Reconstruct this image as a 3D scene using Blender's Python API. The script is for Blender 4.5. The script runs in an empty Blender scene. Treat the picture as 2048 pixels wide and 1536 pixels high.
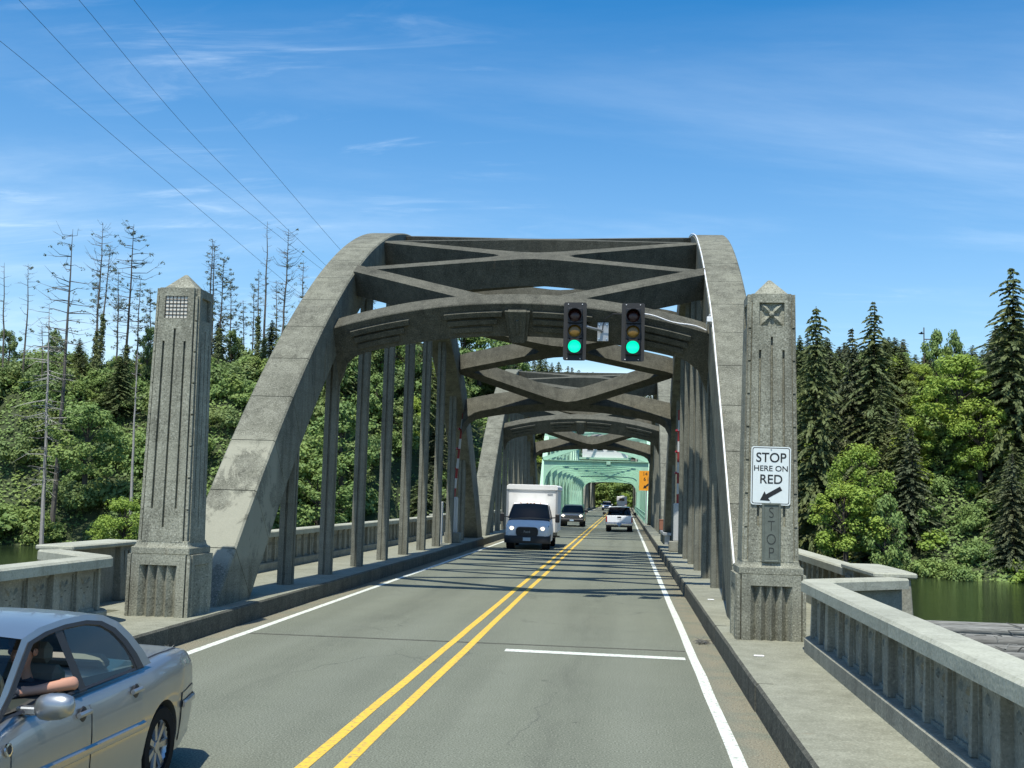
import bpy, bmesh, math, random
from mathutils import Vector, Matrix, noise as mnoise

sc = bpy.context.scene
COL = sc.collection
R = math.radians

# ------------------------------------------------------------------ camera
F_PX, YAW, PITCH, ROLL = 2331.17, .0985, .0955, .0277
CAM = Vector((2.578, 0.0, 2.397))
fw = Vector((-math.sin(YAW) * math.cos(PITCH), math.cos(YAW) * math.cos(PITCH), math.sin(PITCH)))
rt = Vector((math.cos(YAW), math.sin(YAW), 0))
up = rt.cross(fw)
c_, s_ = math.cos(ROLL), math.sin(ROLL)
cam_r = rt * c_ + up * s_
cam_u = up * c_ - rt * s_
cd = bpy.data.cameras.new('camera')
cd.sensor_width = 36
cd.lens = F_PX / 2048 * 36
cd.clip_start = .1
cd.clip_end = 6000
cam = bpy.data.objects.new('camera', cd)
M = Matrix((cam_r, cam_u, -fw)).transposed().to_4x4()
M.translation = CAM
cam.matrix_world = M
COL.objects.link(cam)
sc.camera = cam


def at(u, v, Y):
    """world point at depth Y seen at photograph position u, v"""
    du, dv = u - 1024, v - 768
    d = fw + cam_r * (du / F_PX) - cam_u * (dv / F_PX)
    return CAM + d * (Y / d.y)


def to_px(p):
    v = Vector(p) - CAM
    d = v.dot(fw)
    return 1024 + F_PX * v.dot(cam_r) / d, 768 - F_PX * v.dot(cam_u) / d


# ------------------------------------------------------------------ world, sun, exposure
SUN = Vector((-.088, -.42, 1)).normalized()
wd = bpy.data.worlds.new('World')
sc.world = wd
wd.use_nodes = True
nt = wd.node_tree
nt.nodes.clear()
N = nt.nodes.new


def link(a, b):
    nt.links.new(a, b)


out = N('ShaderNodeOutputWorld')
bg = N('ShaderNodeBackground')
bg.inputs['Strength'].default_value = .15
sky = N('ShaderNodeTexSky')
sky.sky_type = 'NISHITA'
sky.sun_disc = False
sky.sun_elevation = math.asin(SUN.z)
sky.sun_rotation = math.atan2(SUN.x, SUN.y)
sky.altitude = 0
sky.air_density = 1.0
sky.dust_density = .9
sky.ozone_density = 3.2
tc = N('ShaderNodeTexCoord')
sep = N('ShaderNodeSeparateXYZ')
link(tc.outputs['Generated'], sep.inputs[0])


def mth(op, a, b=None, clamp=False):
    n = N('ShaderNodeMath')
    n.operation = op
    n.use_clamp = clamp
    for i, x in enumerate((a, b)):
        if x is None:
            continue
        if isinstance(x, (int, float)):
            n.inputs[i].default_value = x
        else:
            link(x, n.inputs[i])
    return n.outputs[0]


zc = mth('MAXIMUM', sep.outputs['Z'], .03)
zc = mth('ADD', zc, .12)
cx_ = mth('DIVIDE', sep.outputs['X'], zc)
cy_ = mth('DIVIDE', sep.outputs['Y'], zc)
comb = N('ShaderNodeCombineXYZ')
link(cx_, comb.inputs[0])
link(cy_, comb.inputs[1])


def cloud(scale, rot, sx, sy, lo, hi, dist, seed):
    mp = N('ShaderNodeMapping')
    mp.inputs['Rotation'].default_value = (0, 0, rot)
    mp.inputs['Scale'].default_value = (sx, sy, 1)
    mp.inputs['Location'].default_value = (seed, seed * .7, seed * 1.3)
    link(comb.outputs[0], mp.inputs[0])
    nz = N('ShaderNodeTexNoise')
    nz.inputs['Scale'].default_value = scale
    nz.inputs['Detail'].default_value = 9
    nz.inputs['Roughness'].default_value = .62
    nz.inputs['Distortion'].default_value = dist
    link(mp.outputs[0], nz.inputs['Vector'])
    mr = N('ShaderNodeMapRange')
    mr.interpolation_type = 'SMOOTHSTEP'
    mr.inputs['From Min'].default_value = lo
    mr.inputs['From Max'].default_value = hi
    link(nz.outputs['Fac'], mr.inputs['Value'])
    return mr.outputs[0]


wisp = cloud(2.6, .35, .6, 1.9, .52, .82, 1.3, 5.3)
veil = cloud(.55, .2, .5, 1.5, .40, .78, .4, 7.7)
broad = cloud(.8, -.3, 1, 1, .40, .60, .2, 11.3)
low = N('ShaderNodeMapRange')
low.inputs['From Min'].default_value = .42
low.inputs['From Max'].default_value = .10
link(sep.outputs['Z'], low.inputs['Value'])
w1 = mth('MULTIPLY', mth('MULTIPLY', wisp, broad), .21)
w2 = mth('MULTIPLY', mth('ADD', mth('MULTIPLY', veil, .6), .16), low.outputs[0])
cl = mth('ADD', w1, w2, True)
hs = N('ShaderNodeHueSaturation')
hs.inputs['Hue'].default_value = .497
hs.inputs['Saturation'].default_value = 1.46
link(sky.outputs[0], hs.inputs['Color'])
mx = N('ShaderNodeMixRGB')
link(cl, mx.inputs[0])
link(hs.outputs[0], mx.inputs[1])
mx.inputs[2].default_value = (7.6, 8.5, 9.0, 1)
link(mx.outputs[0], bg.inputs['Color'])
link(bg.outputs[0], out.inputs[0])

sl = bpy.data.lights.new('sun', 'SUN')
sl.energy = 5.0
sl.angle = R(.53)
sl.color = (1, .97, .88)
so = bpy.data.objects.new('sun', sl)
so.rotation_euler = SUN.to_track_quat('Z', 'Y').to_euler()
so.location = (0, 0, 60)
COL.objects.link(so)

sc.view_settings.view_transform = 'Standard'
sc.view_settings.look = 'None'
sc.view_settings.exposure = .2
sc.view_settings.gamma = 1
sc.view_settings.use_curve_mapping = False
sc.cycles.use_denoising = True
sc.cycles.max_bounces = 6
sc.cycles.diffuse_bounces = 2
sc.cycles.transparent_max_bounces = 12
sc.cycles.caustics_reflective = False
sc.cycles.caustics_refractive = False

# ------------------------------------------------------------------ materials
MATS = {}


class NT:
    def __init__(s, name):
        s.m = bpy.data.materials.new(name)
        s.m.use_nodes = True
        s.t = s.m.node_tree
        s.t.nodes.clear()
        s.o = s.t.nodes.new('ShaderNodeOutputMaterial')
        MATS[name] = s.m

    def n(s, typ, ins=None, **kw):
        k = s.t.nodes.new('ShaderNode' + typ)
        for a, b in kw.items():
            setattr(k, a, b)
        for a, b in (ins or {}).items():
            if hasattr(b, 'is_output') or isinstance(b, bpy.types.NodeSocket):
                s.t.links.new(b, k.inputs[a])
            else:
                k.inputs[a].default_value = b
        return k

    def noise(s, vec, scale, detail=4, rough=.55, dist=0):
        return s.n('TexNoise', {'Vector': vec, 'Scale': scale, 'Detail': detail, 'Roughness': rough, 'Distortion': dist}).outputs['Fac']

    def ramp(s, f, lo, hi, a=0., b=1.):
        return s.n('MapRange', {'Value': f, 'From Min': lo, 'From Max': hi, 'To Min': a, 'To Max': b}).outputs[0]

    def mix(s, f, a, b, typ='MIX'):
        k = s.n('MixRGB', blend_type=typ)
        for i, x in enumerate((f, a, b)):
            if isinstance(x, bpy.types.NodeSocket):
                s.t.links.new(x, k.inputs[i])
            else:
                k.inputs[i].default_value = x if (i == 0 or len(x) == 4) else (*x, 1)
        return k.outputs[0]

    def mul(s, a, b):
        return s.n('Math', {0: a, 1: b}, operation='MULTIPLY').outputs[0]

    def scaled(s, vec, sc_):
        return s.n('Mapping', {'Vector': vec, 'Scale': sc_}).outputs[0]

    def pos(s):
        return s.n('NewGeometry').outputs['Position']

    def obj(s):
        return s.n('TexCoord').outputs['Object']

    def bump(s, h, strength, dist=.01):
        return s.n('Bump', {'Height': h, 'Strength': strength, 'Distance': dist}).outputs[0]

    def pbr(s, **ins):
        k = s.n('BsdfPrincipled')
        for a, b in ins.items():
            a = a.replace('_', ' ')
            if isinstance(b, bpy.types.NodeSocket):
                s.t.links.new(b, k.inputs[a])
            else:
                k.inputs[a].default_value = (*b, 1) if isinstance(b, tuple) and len(b) == 3 else b
        s.t.links.new(k.outputs[0], s.o.inputs[0])
        return k


def concrete(name, base, dark, light, agg=.5, stain=.6, streak=.4, rough=.9, agg_scale=38., patch=None):
    k = NT(name)
    p = k.pos()
    big = k.ramp(k.noise(p, .55, 5, .6, .4), .36, .66)
    mid = k.ramp(k.noise(p, 3.1, 8, .72, .3), .36, .64)
    st = k.ramp(k.noise(k.scaled(p, (3.6, 3.6, .32)), 1.0, 5, .6), .46, .72)
    sp = k.noise(p, agg_scale, 2, .6)
    vo = k.n('TexVoronoi', {'Vector': p, 'Scale': agg_scale * .62}).outputs['Distance']
    col = k.mix(k.mul(big, stain), base, dark)
    col = k.mix(k.mul(mid, .5), col, light)
    col = k.mix(k.mul(st, streak), col, dark)
    run = k.mul(k.ramp(k.noise(k.scaled(p, (5.5, 5.5, .22)), 1.0, 4, .6), .55, .68), k.ramp(k.noise(p, .8, 3, .5), .42, .6))
    col = k.mix(k.mul(run, streak * .9), col, tuple(x * .55 for x in dark))
    brd = k.ramp(k.noise(k.scaled(p, (.25, .25, 7.5)), 1.0, 2, .5), .52, .62)
    col = k.mix(k.mul(brd, .16), col, dark)
    rust = k.mul(k.ramp(k.noise(k.scaled(p, (4, 4, .5)), 1.3, 4, .6), .64, .72), k.ramp(k.noise(p, .5, 2, .5), .5, .62))
    col = k.mix(k.mul(rust, .35), col, (.20, .135, .075))
    dk = k.ramp(sp, .33, .47, 1, 0)
    lt = k.ramp(sp, .58, .72)
    col = k.mix(k.mul(dk, .62 * agg), col, tuple(x * .38 for x in dark))
    col = k.mix(k.mul(lt, .55 * agg), col, tuple(min(.62, x * 1.7) for x in light))
    if patch:
        (x0, x1), (y0, y1), (z0, z1) = patch
        s = k.n('SeparateXYZ', {0: p})
        f = None
        for ax, lo, hi in ((0, x0, x1), (1, y0, y1), (2, z0, z1)):
            g = k.ramp(s.outputs[ax], lo, lo + .25)
            k.n
            h = k.ramp(s.outputs[ax], hi, hi - .25)
            gh = k.mul(g, h)
            f = gh if f is None else k.mul(f, gh)
        blot = k.ramp(k.noise(p, 1.0, 8, .72, .5), .44, .50)
        col = k.mix(k.mul(k.mul(f, blot), .8), col, (.30, .297, .228))
    hgt = k.n('Math', {0: k.mul(sp, .6), 1: k.mul(vo, .7)}, operation='ADD').outputs[0]
    k.pbr(Base_Color=col, Roughness=rough, Specular_IOR_Level=.25, Normal=k.bump(hgt, .35 * agg + .1, .012))


concrete('concrete', (.188, .189, .142), (.074, .074, .056), (.265, .266, .21), .85, .72, .6, patch=((-6, -4), (20, 23.4), (.9, 3.5)))
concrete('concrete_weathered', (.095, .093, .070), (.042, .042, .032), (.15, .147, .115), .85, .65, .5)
concrete('concrete_hanger', (.180, .178, .138), (.092, .092, .07), (.25, .247, .195), .65, .55, .5)
concrete('concrete_pebbled', (.30, .302, .23), (.095, .094, .072), (.39, .392, .31), .9, .7, .6, agg_scale=42)
concrete('concrete_coping', (.40, .405, .315), (.21, .212, .165), (.48, .485, .39), .4, .5, .35)
concrete('concrete_pale', (.285, .28, .222), (.14, .137, .11), (.37, .365, .295), .5, .6, .55)
concrete('pavement', (.242, .246, .182), (.152, .153, .113), (.35, .352, .275), .55, .8, 0., agg_scale=46)
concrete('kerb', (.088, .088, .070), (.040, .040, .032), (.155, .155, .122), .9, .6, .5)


def asphalt():
    k = NT('asphalt')
    p = k.pos()
    s = k.n('SeparateXYZ', {0: p})
    fine = k.noise(p, 52, 3, .7)
    mid = k.ramp(k.noise(p, 2.0, 6, .65), .36, .66)
    lng = k.ramp(k.noise(k.scaled(p, (1.5, .055, 1)), 1.0, 4, .55), .40, .66)
    blot = k.ramp(k.noise(p, .35, 4, .6, .4), .40, .64)
    col = k.mix(k.mul(mid, .5), (.150, .162, .120), (.186, .198, .150))
    col = k.mix(k.mul(lng, .55), col, (.115, .124, .094))
    col = k.mix(k.mul(blot, .3), col, (.19, .20, .15))
    ax = k.n('Math', {0: s.outputs[0]}, operation='ABSOLUTE').outputs[0]
    ln = k.n('Math', {0: k.n('Math', {0: ax, 1: 1.88}, operation='SUBTRACT').outputs[0]}, operation='ABSOLUTE').outputs[0]
    trk = k.n('Math', {0: k.n('Math', {0: ln, 1: .82}, operation='SUBTRACT').outputs[0]}, operation='ABSOLUTE').outputs[0]
    wob = k.ramp(k.noise(k.scaled(p, (.8, .12, 1)), 1.0, 3, .5), .3, .7, .35, 1.)
    col = k.mix(k.mul(k.mul(k.ramp(trk, .05, .42, 1, 0), wob), .38), col, (.205, .218, .170))
    col = k.mix(k.mul(k.mul(k.ramp(ln, .04, .38, 1, 0), k.ramp(k.noise(k.scaled(p, (2.5, .35, 1)), 1.0, 5, .65), .38, .66)), .5), col, (.080, .085, .066))
    drip = k.mul(k.ramp(k.noise(p, 5.5, 2, .4), .70, .76), k.ramp(ln, .2, .6, 1, 0))
    col = k.mix(k.mul(drip, .6), col, (.05, .052, .042))
    ptch = k.n('TexVoronoi', {'Vector': k.scaled(p, (.22, .07, 1)), 'Scale': 1.0}).outputs['Color']
    pv_ = k.n('RGBToBW', {0: ptch}).outputs[0]
    col = k.mix(k.mul(k.ramp(pv_, .45, .7), .22), col, (.115, .122, .094))
    edge = k.mul(k.ramp(ax, 3.55, 3.9), k.ramp(k.noise(p, 1.3, 5, .65), .34, .52))
    col = k.mix(edge, col, (.215, .195, .135))
    vor = k.n('TexVoronoi', {'Vector': k.scaled(k.n('VectorMath', {0: p, 1: k.n('TexNoise', {'Vector': p, 'Scale': 1.2, 'Detail': 5}).outputs['Color']}, operation='ADD').outputs[0], (1, .45, 1)), 'Scale': .38}, feature='DISTANCE_TO_EDGE').outputs['Distance']
    crk = k.mul(k.ramp(vor, .0, .010, 1, 0), k.ramp(k.noise(p, .22, 3, .5), .46, .56))
    col = k.mix(k.mul(crk, .5), col, (.055, .055, .05))
    col = k.mix(k.mul(k.ramp(fine, .36, .48, 1, 0), .8), col, (.056, .060, .046))
    col = k.mix(k.mul(k.ramp(fine, .55, .66), .75), col, (.33, .345, .27))
    k.pbr(Base_Color=col, Roughness=.93, Specular_IOR_Level=.2, Normal=k.bump(fine, .35, .01))


asphalt()


def paint(name, col, worn, lo=.60, hi=.72):
    k = NT(name)
    p = k.pos()
    n1 = k.noise(p, 16, 5, .75)
    n2 = k.noise(p, 1.6, 4, .6)
    wear = k.ramp(n1, lo, hi)
    c = k.mix(k.mul(k.ramp(n2, .4, .65), .30), col, tuple(x * .8 for x in col))
    c = k.mix(k.mul(wear, .75), c, worn)
    k.pbr(Base_Color=c, Roughness=.75, Normal=k.bump(n1, .2, .004))


paint('paint_white', (.66, .69, .60), (.19, .20, .155), .50, .62)
paint('paint_yellow', (.72, .46, .05), (.19, .18, .11), .50, .62)


def flat(name, col, rough=.5, metal=0., var=.12, spec=.5, coat=0., scale=6., dirt=None, bumpy=0.):
    k = NT(name)
    p = k.obj()
    n1 = k.noise(p, scale, 5, .65)
    c = k.mix(k.mul(k.ramp(n1, .35, .68), var), col, tuple(x * .45 for x in col))
    if dirt:
        c = k.mix(k.mul(k.ramp(k.noise(k.scaled(p, (1, 1, .3)), scale * .6, 5, .7), .5, .72), dirt[0]), c, dirt[1])
    ins = dict(Base_Color=c, Roughness=rough, Metallic=metal, Specular_IOR_Level=spec, Coat_Weight=coat)
    if bumpy:
        ins['Normal'] = k.bump(n1, bumpy, .01)
    k.pbr(**ins)


flat('steel_green', (.36, .58, .41), .55, 0, .22, .4, 0, 1.6, (.28, (.20, .20, .13)))
flat('black_plastic', (.012, .012, .013), .45, 0, .1)
flat('backplate', (.035, .036, .036), .6, 0, .15, .3)
flat('galvanised', (.42, .44, .45), .42, .55, .2)
flat('conduit_white', (.80, .80, .78), .4)
flat('sign_white', (.70, .755, .73), .45, 0, .06, .5, 0, 9, (.10, (.45, .46, .42)))
flat('sign_black', (.012, .013, .013), .5)
flat('sign_orange', (.85, .33, .015), .5)
flat('verdigris', (.15, .17, .142), .6, .25, .5, .4, 0, 10, (.35, (.08, .085, .07)), .2)
flat('plaque_dark', (.03, .034, .03), .7)
flat('gate_white', (.50, .50, .47), .5, 0, .1, .5, 0, 5, (.2, (.30, .27, .21)))
flat('gate_red', (.25, .02, .018), .5, 0, .1, .5, 0, 5, (.15, (.2, .1, .08)))
flat('rust_box', (.26, .11, .06), .7)
flat('silver_paint', (.36, .38, .385), .36, .8, .05, .5, .5, 3, (.16, (.28, .275, .24)))
flat('van_white', (.80, .80, .79), .5, 0, .04, .35, 0, 2)
flat('truck_white', (.88, .89, .89), .3, 0, .03, .5, .5)
flat('box_white', (.76, .76, .73), .5, 0, .06, .4, 0, 2, (.28, (.45, .43, .38)))
flat('suv_grey', (.062, .062, .066), .28, .35, .05, .5, .6)
flat('rubber', (.013, .013, .013), .85, 0, .3, .2)
flat('alloy', (.42, .43, .44), .32, .85, .1)
flat('chrome', (.62, .64, .66), .12, 1, .02)
flat('dark_trim', (.02, .02, .022), .5)
flat('interior', (.06, .058, .052), .8, 0, .2, .2)
flat('upholstery', (.24, .23, .20), .85, 0, .2, .2)
flat('plate', (.42, .55, .66), .4, 0, .5, .5, 0, 24)
flat('tail_red', (.30, .008, .008), .15, 0, .05, .6, .5)
flat('lamp_amber', (.55, .20, .02), .2)
flat('skin', (.52, .27, .18), .5, 0, .1, .4)
flat('hair', (.035, .025, .018), .7)
flat('shirt', (.055, .06, .075), .85, 0, .2, .2)
flat('roof_shingle', (.20, .195, .185), .9, 0, .4, .2, 0, 5)
flat('cabin_white', (.68, .68, .66), .6, 0, .1)
flat('wire', (.02, .021, .023), .6)
flat('bird_black', (.015, .014, .014), .8)
flat('seam_dark', (.03, .03, .028), .9)
flat('paper', (.75, .85, .84), .6)
flat('grille_mesh', (.075, .068, .055), .7, .4, .3)
flat('frosted', (.78, .74, .63), .5, 0, .4, .5, 0, 26)


def log_mat():
    k = NT('log_bark')
    p = k.obj()
    g = k.noise(k.scaled(p, (.25, 5, 5)), 3, 6, .65)
    oi = k.n('ObjectInfo').outputs['Random']
    c = k.mix(k.ramp(g, .35, .66), (.30, .30, .27), (.08, .08, .07))
    c = k.mix(k.mul(oi, .75), c, (.10, .095, .08))
    k.pbr(Base_Color=c, Roughness=.9, Normal=k.bump(g, .5, .03))


log_mat()


def emis(name, col, strength, base=(.02, .02, .02)):
    k = NT(name)
    k.pbr(Base_Color=base, Roughness=.25, Emission_Color=col, Emission_Strength=strength)


emis('lamp_green', (.0, 1.0, .55), 1.0, (0, .25, .14))
emis('headlamp', (1, .86, .62), 1.7, (.6, .6, .58))
flat('lens_amber_off', (.19, .105, .012), .28, 0, .2, .6, 0, 20)
flat('lens_red_off', (.035, .008, .008), .3, 0, .1)


def glass(name, tint, refl=.9, rough=.02):
    k = NT(name)
    fr = k.n('Fresnel', {'IOR': 1.5}).outputs[0]
    tr = k.n('BsdfTransparent', {'Color': (*tint, 1)}).outputs[0]
    gl = k.n('BsdfGlossy', {'Color': (refl, refl, refl, 1), 'Roughness': rough}).outputs[0]
    m = k.n('MixShader', {0: k.n('Math', {0: fr, 1: .02}, operation='ADD').outputs[0], 1: tr, 2: gl}).outputs[0]
    k.t.links.new(m, k.o.inputs[0])


glass('car_glass', (.62, .74, .66), .6)
glass('dark_glass', (.10, .115, .11), .5)


def leaf(name, cols, trans=.32, rough=.6, nsc=.35):
    k = NT(name)
    oi = k.n('ObjectInfo').outputs['Random']
    p = k.pos()
    n1 = k.ramp(k.noise(p, nsc, 3, .6), .34, .66)
    n2 = k.ramp(k.noise(p, 2.6, 2, .6), .3, .7)
    c = k.mix(oi, cols[0], cols[1])
    c = k.mix(k.mul(n1, .7), c, cols[2])
    c = k.mix(k.mul(n2, .4), c, tuple(x * 1.45 for x in cols[1]))
    yl = k.ramp(k.noise(p, .09, 3, .6), .48, .66)
    c = k.mix(k.mul(yl, .4), c, (cols[1][0] * 1.35, cols[1][1] * 1.1, cols[1][2] * .8))
    d = k.n('BsdfPrincipled', {'Base Color': c, 'Roughness': rough, 'Specular IOR Level': .22}).outputs[0]
    t = k.n('BsdfTranslucent', {'Color': c}).outputs[0]
    m = k.n('MixShader', {0: trans, 1: d, 2: t}).outputs[0]
    k.t.links.new(m, k.o.inputs[0])


leaf('leaf_spring', [(.235, .335, .062), (.310, .410, .075), (.180, .275, .052)], .36)
leaf('leaf_green', [(.165, .255, .080), (.225, .320, .098), (.130, .210, .070)], .32)
leaf('leaf_olive', [(.160, .225, .080), (.200, .270, .096), (.128, .190, .068)], .3)
leaf('needle', [(.090, .124, .050), (.125, .160, .062), (.105, .120, .050)], .2)
leaf('needle_dusky', [(.086, .108, .058), (.115, .135, .070), (.074, .090, .052)], .18)
flat('bark', (.085, .072, .06), .95, 0, .5, .2, 0, 3)
flat('bark_bleached', (.40, .375, .34), .9, 0, .5, .2, 0, 2.4)
flat('bark_grey', (.145, .13, .112), .95, 0, .5, .2, 0, 3)


def ground_mat():
    k = NT('ground')
    p = k.pos()
    n1 = k.ramp(k.noise(p, .12, 5, .65), .35, .65)
    n2 = k.noise(p, 2.2, 4, .7)
    c = k.mix(n1, (.034, .052, .016), (.050, .066, .022))  # greens kept dark to read as shade in gaps between plants
    c = k.mix(k.ramp(n2, .55, .7), c, (.06, .066, .03))
    k.pbr(Base_Color=c, Roughness=.95, Normal=k.bump(n2, .8, .3))


ground_mat()


def water_mat():
    k = NT('water')
    p = k.pos()
    n1 = k.noise(k.scaled(p, (.9, 1.5, 1)), .9, 4, .6, .3)
    n2 = k.noise(k.scaled(p, (.10, .25, 1)), .5, 3, .6)
    c = k.mix(k.ramp(n2, .35, .68), (.014, .024, .011), (.021, .032, .016))
    k.pbr(Base_Color=c, Roughness=.07, IOR=1.33, Specular_IOR_Level=.34, Normal=k.bump(n1, .6, .12))


water_mat()
# ------------------------------------------------------------------ mesh helpers
class MB:
    def __init__(s):
        s.v, s.f, s.m = [], [], []

    def add(s, vs, fs, mi=0):
        o = len(s.v)
        s.v += [tuple(v) for v in vs]
        s.f += [tuple(i + o for i in f) for f in fs]
        s.m += [mi] * len(fs)
        return s

    def hexa(s, p, mi=0):
        return s.add(p, [(3, 2, 1, 0), (4, 5, 6, 7), (0, 1, 5, 4), (1, 2, 6, 5), (2, 3, 7, 6), (3, 0, 4, 7)], mi)

    def box(s, x0, x1, y0, y1, z0, z1, mi=0):
        return s.hexa([(x0, y0, z0), (x1, y0, z0), (x1, y1, z0), (x0, y1, z0), (x0, y0, z1), (x1, y0, z1), (x1, y1, z1), (x0, y1, z1)], mi)

    def prism(s, poly, a, b, fn, mi=0):
        """poly of (u, v) swept from a to b; fn(u, v, w) gives the point"""
        n = len(poly)
        vs = [fn(u, v, a) for u, v in poly] + [fn(u, v, b) for u, v in poly]
        fs = [tuple(range(n - 1, -1, -1)), tuple(range(n, 2 * n))]
        fs += [(i, (i + 1) % n, (i + 1) % n + n, i + n) for i in range(n)]
        return s.add(vs, fs, mi)

    def loft(s, rings, closed=True, caps=True, mi=0):
        n = len(rings[0])
        vs = [p for r in rings for p in r]
        fs = []
        for k in range(len(rings) - 1):
            for i in range(n if closed else n - 1):
                j = (i + 1) % n
                fs.append((k * n + i, k * n + j, (k + 1) * n + j, (k + 1) * n + i))
        if caps and closed:
            fs.append(tuple(range(n - 1, -1, -1)))
            fs.append(tuple((len(rings) - 1) * n + i for i in range(n)))
        return s.add(vs, fs, mi)

    def tube(s, pts, rad, n=6, mi=0, caps=True):
        pts = [Vector(p) for p in pts]
        rings = []
        for i, p in enumerate(pts):
            d = (pts[min(i + 1, len(pts) - 1)] - pts[max(i - 1, 0)])
            if d.length < 1e-9:
                d = Vector((0, 0, 1))
            d.normalize()
            a = d.cross(Vector((.31, .17, 1)) if abs(d.z) < .95 else Vector((1, .2, 0))).normalized()
            b = d.cross(a)
            r = rad[i] if isinstance(rad, (list, tuple)) else rad
            rings.append([p + (a * math.cos(2 * math.pi * k / n) + b * math.sin(2 * math.pi * k / n)) * r for k in range(n)])
        return s.loft(rings, True, caps, mi)

    def disc_lathe(s, prof, c, ax, n=20, mi=0):
        """prof of (radius, offset along ax) round the axis through c"""
        ax = Vector(ax).normalized()
        a = ax.cross(Vector((0, 0, 1)) if abs(ax.z) < .9 else Vector((1, 0, 0))).normalized()
        b = ax.cross(a)
        c = Vector(c)
        rings = [[c + ax * o + (a * math.cos(2 * math.pi * k / n) + b * math.sin(2 * math.pi * k / n)) * max(r, 1e-4) for k in range(n)] for r, o in prof]
        return s.loft(rings, True, True, mi)

    def mesh(s, name, mats, smooth=False, bevel=0., recalc=True):
        me = bpy.data.meshes.new(name)
        me.from_pydata(s.v, [], s.f)
        for m in (mats if isinstance(mats, (list, tuple)) else [mats]):
            me.materials.append(MATS[m])
        if any(s.m):
            me.polygons.foreach_set('material_index', s.m)
        if recalc or bevel:
            bm = bmesh.new()
            bm.from_mesh(me)
            if recalc:
                bmesh.ops.recalc_face_normals(bm, faces=bm.faces)
            if bevel:
                es = [e for e in bm.edges if len(e.link_faces) == 2 and e.calc_face_angle(0) > .6]
                bmesh.ops.bevel(bm, geom=es, offset=bevel, segments=1, affect='EDGES', clamp_overlap=True)
            bm.to_mesh(me)
            bm.free()
        if smooth:
            me.polygons.foreach_set('use_smooth', [True] * len(me.polygons))
            try:
                me.set_sharp_from_angle(angle=R(smooth if smooth is not True else 40))
            except Exception:
                pass
        return me

    def build(s, name, mats, parent=None, smooth=False, bevel=0., loc=None):
        return put(name, s.mesh(name, mats, smooth, bevel), parent, loc)


def put(name, me, parent=None, loc=None, rot=None):
    o = bpy.data.objects.new(name, me)
    COL.objects.link(o)
    if parent is not None:
        o.parent = parent
    if loc is not None:
        o.location = loc
    if rot is not None:
        o.rotation_euler = rot
    return o


def tag(o, label=None, cat=None, group=None, kind=None):
    if label:
        o['label'] = label
    if cat:
        o['category'] = cat
    if group:
        o['group'] = group
    if kind:
        o['kind'] = kind
    return o


def thing(name, label, cat, loc=(0, 0, 0), group=None, rotz=0.):
    o = bpy.data.objects.new(name, None)
    o.empty_display_size = .2
    COL.objects.link(o)
    o.location = loc
    o.rotation_euler = (0, 0, rotz)
    return tag(o, label, cat, group)


def holder(name, parent):
    o = bpy.data.objects.new(name, None)
    COL.objects.link(o)
    o.parent = parent
    return o


def copy_tree(o, parent=None):
    c = o.copy()
    COL.objects.link(c)
    c.parent = parent
    for ch in o.children:
        copy_tree(ch, c)
    return c


def lettering(name, text, size, loc, mat, parent, rot=(math.pi / 2, 0, 0), sx=1., bold=0., depth=.001):
    cu = bpy.data.curves.new(name, 'FONT')
    cu.body = text
    cu.size = size
    cu.align_x = 'CENTER'
    cu.align_y = 'CENTER'
    cu.extrude = depth
    cu.offset = bold
    cu.materials.append(MATS[mat])
    t = bpy.data.objects.new(name, cu)
    COL.objects.link(t)
    dg = bpy.context.evaluated_depsgraph_get()
    dg.update()
    me = bpy.data.meshes.new_from_object(t.evaluated_get(dg))
    bpy.data.objects.remove(t)
    o = bpy.data.objects.new(name, me)
    COL.objects.link(o)
    o.parent = parent
    o.location = loc
    o.rotation_euler = rot
    o.scale = (sx, 1, 1)
    return o


rng = random.Random(7)
KZ = .32          # pavement height
KX = 4.115        # kerb face
WZ = -9.5         # water level
BR_END = 286.

# ------------------------------------------------------------------ setting: road, pavements, water, land
mb = MB().box(-KX - .02, KX + .02, -14, BR_END, -.45, 0)
road = tag(mb.build('road', 'asphalt'), kind='structure')
mb = MB().box(-4.3, 4.3, BR_END, 345, -.45, -.004)
tag(mb.build('road', 'asphalt'), kind='structure')


def strip(name, x0, x1, y0, y1, mat, z=.004, seg=1.6, wob=.006):
    m = MB()
    n = max(2, int((y1 - y0) / seg))
    vs, fs = [], []
    for i in range(n + 1):
        y = y0 + (y1 - y0) * i / n
        d = rng.uniform(-wob, wob)
        vs += [(x0 + d, y, z), (x1 + d + rng.uniform(-wob, wob), y, z)]
    fs = [(2 * i, 2 * i + 1, 2 * i + 3, 2 * i + 2) for i in range(n)]
    m.add(vs, fs)
    return m.build(name, mat, road)


strip('centre_line', -.225, -.105, -14, BR_END, 'paint_yellow')
strip('centre_line', .105, .225, -14, BR_END, 'paint_yellow')
strip('edge_line', 3.60, 3.735, -14, BR_END, 'paint_white')
strip('edge_line', -3.735, -3.60, -14, BR_END, 'paint_white')
m = MB().add([(.77, 18.22, .005), (3.54, 18.05, .005), (3.54, 18.33, .005), (.77, 18.52, .005)], [(0, 1, 2, 3)])
m.build('stop_line', 'paint_white', road)
for yj, w in ((19.15, .10), (59.0, .08), (98.9, .2), (205.5, .2)):
    MB().add([(-3.58, yj, .003), (3.58, yj - .1, .003), (3.58, yj - .1 + w, .003), (-3.58, yj + w, .003)], [(0, 1, 2, 3)]).build('deck_joint', 'seam_dark' if w > .15 else 'kerb', road)

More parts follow.
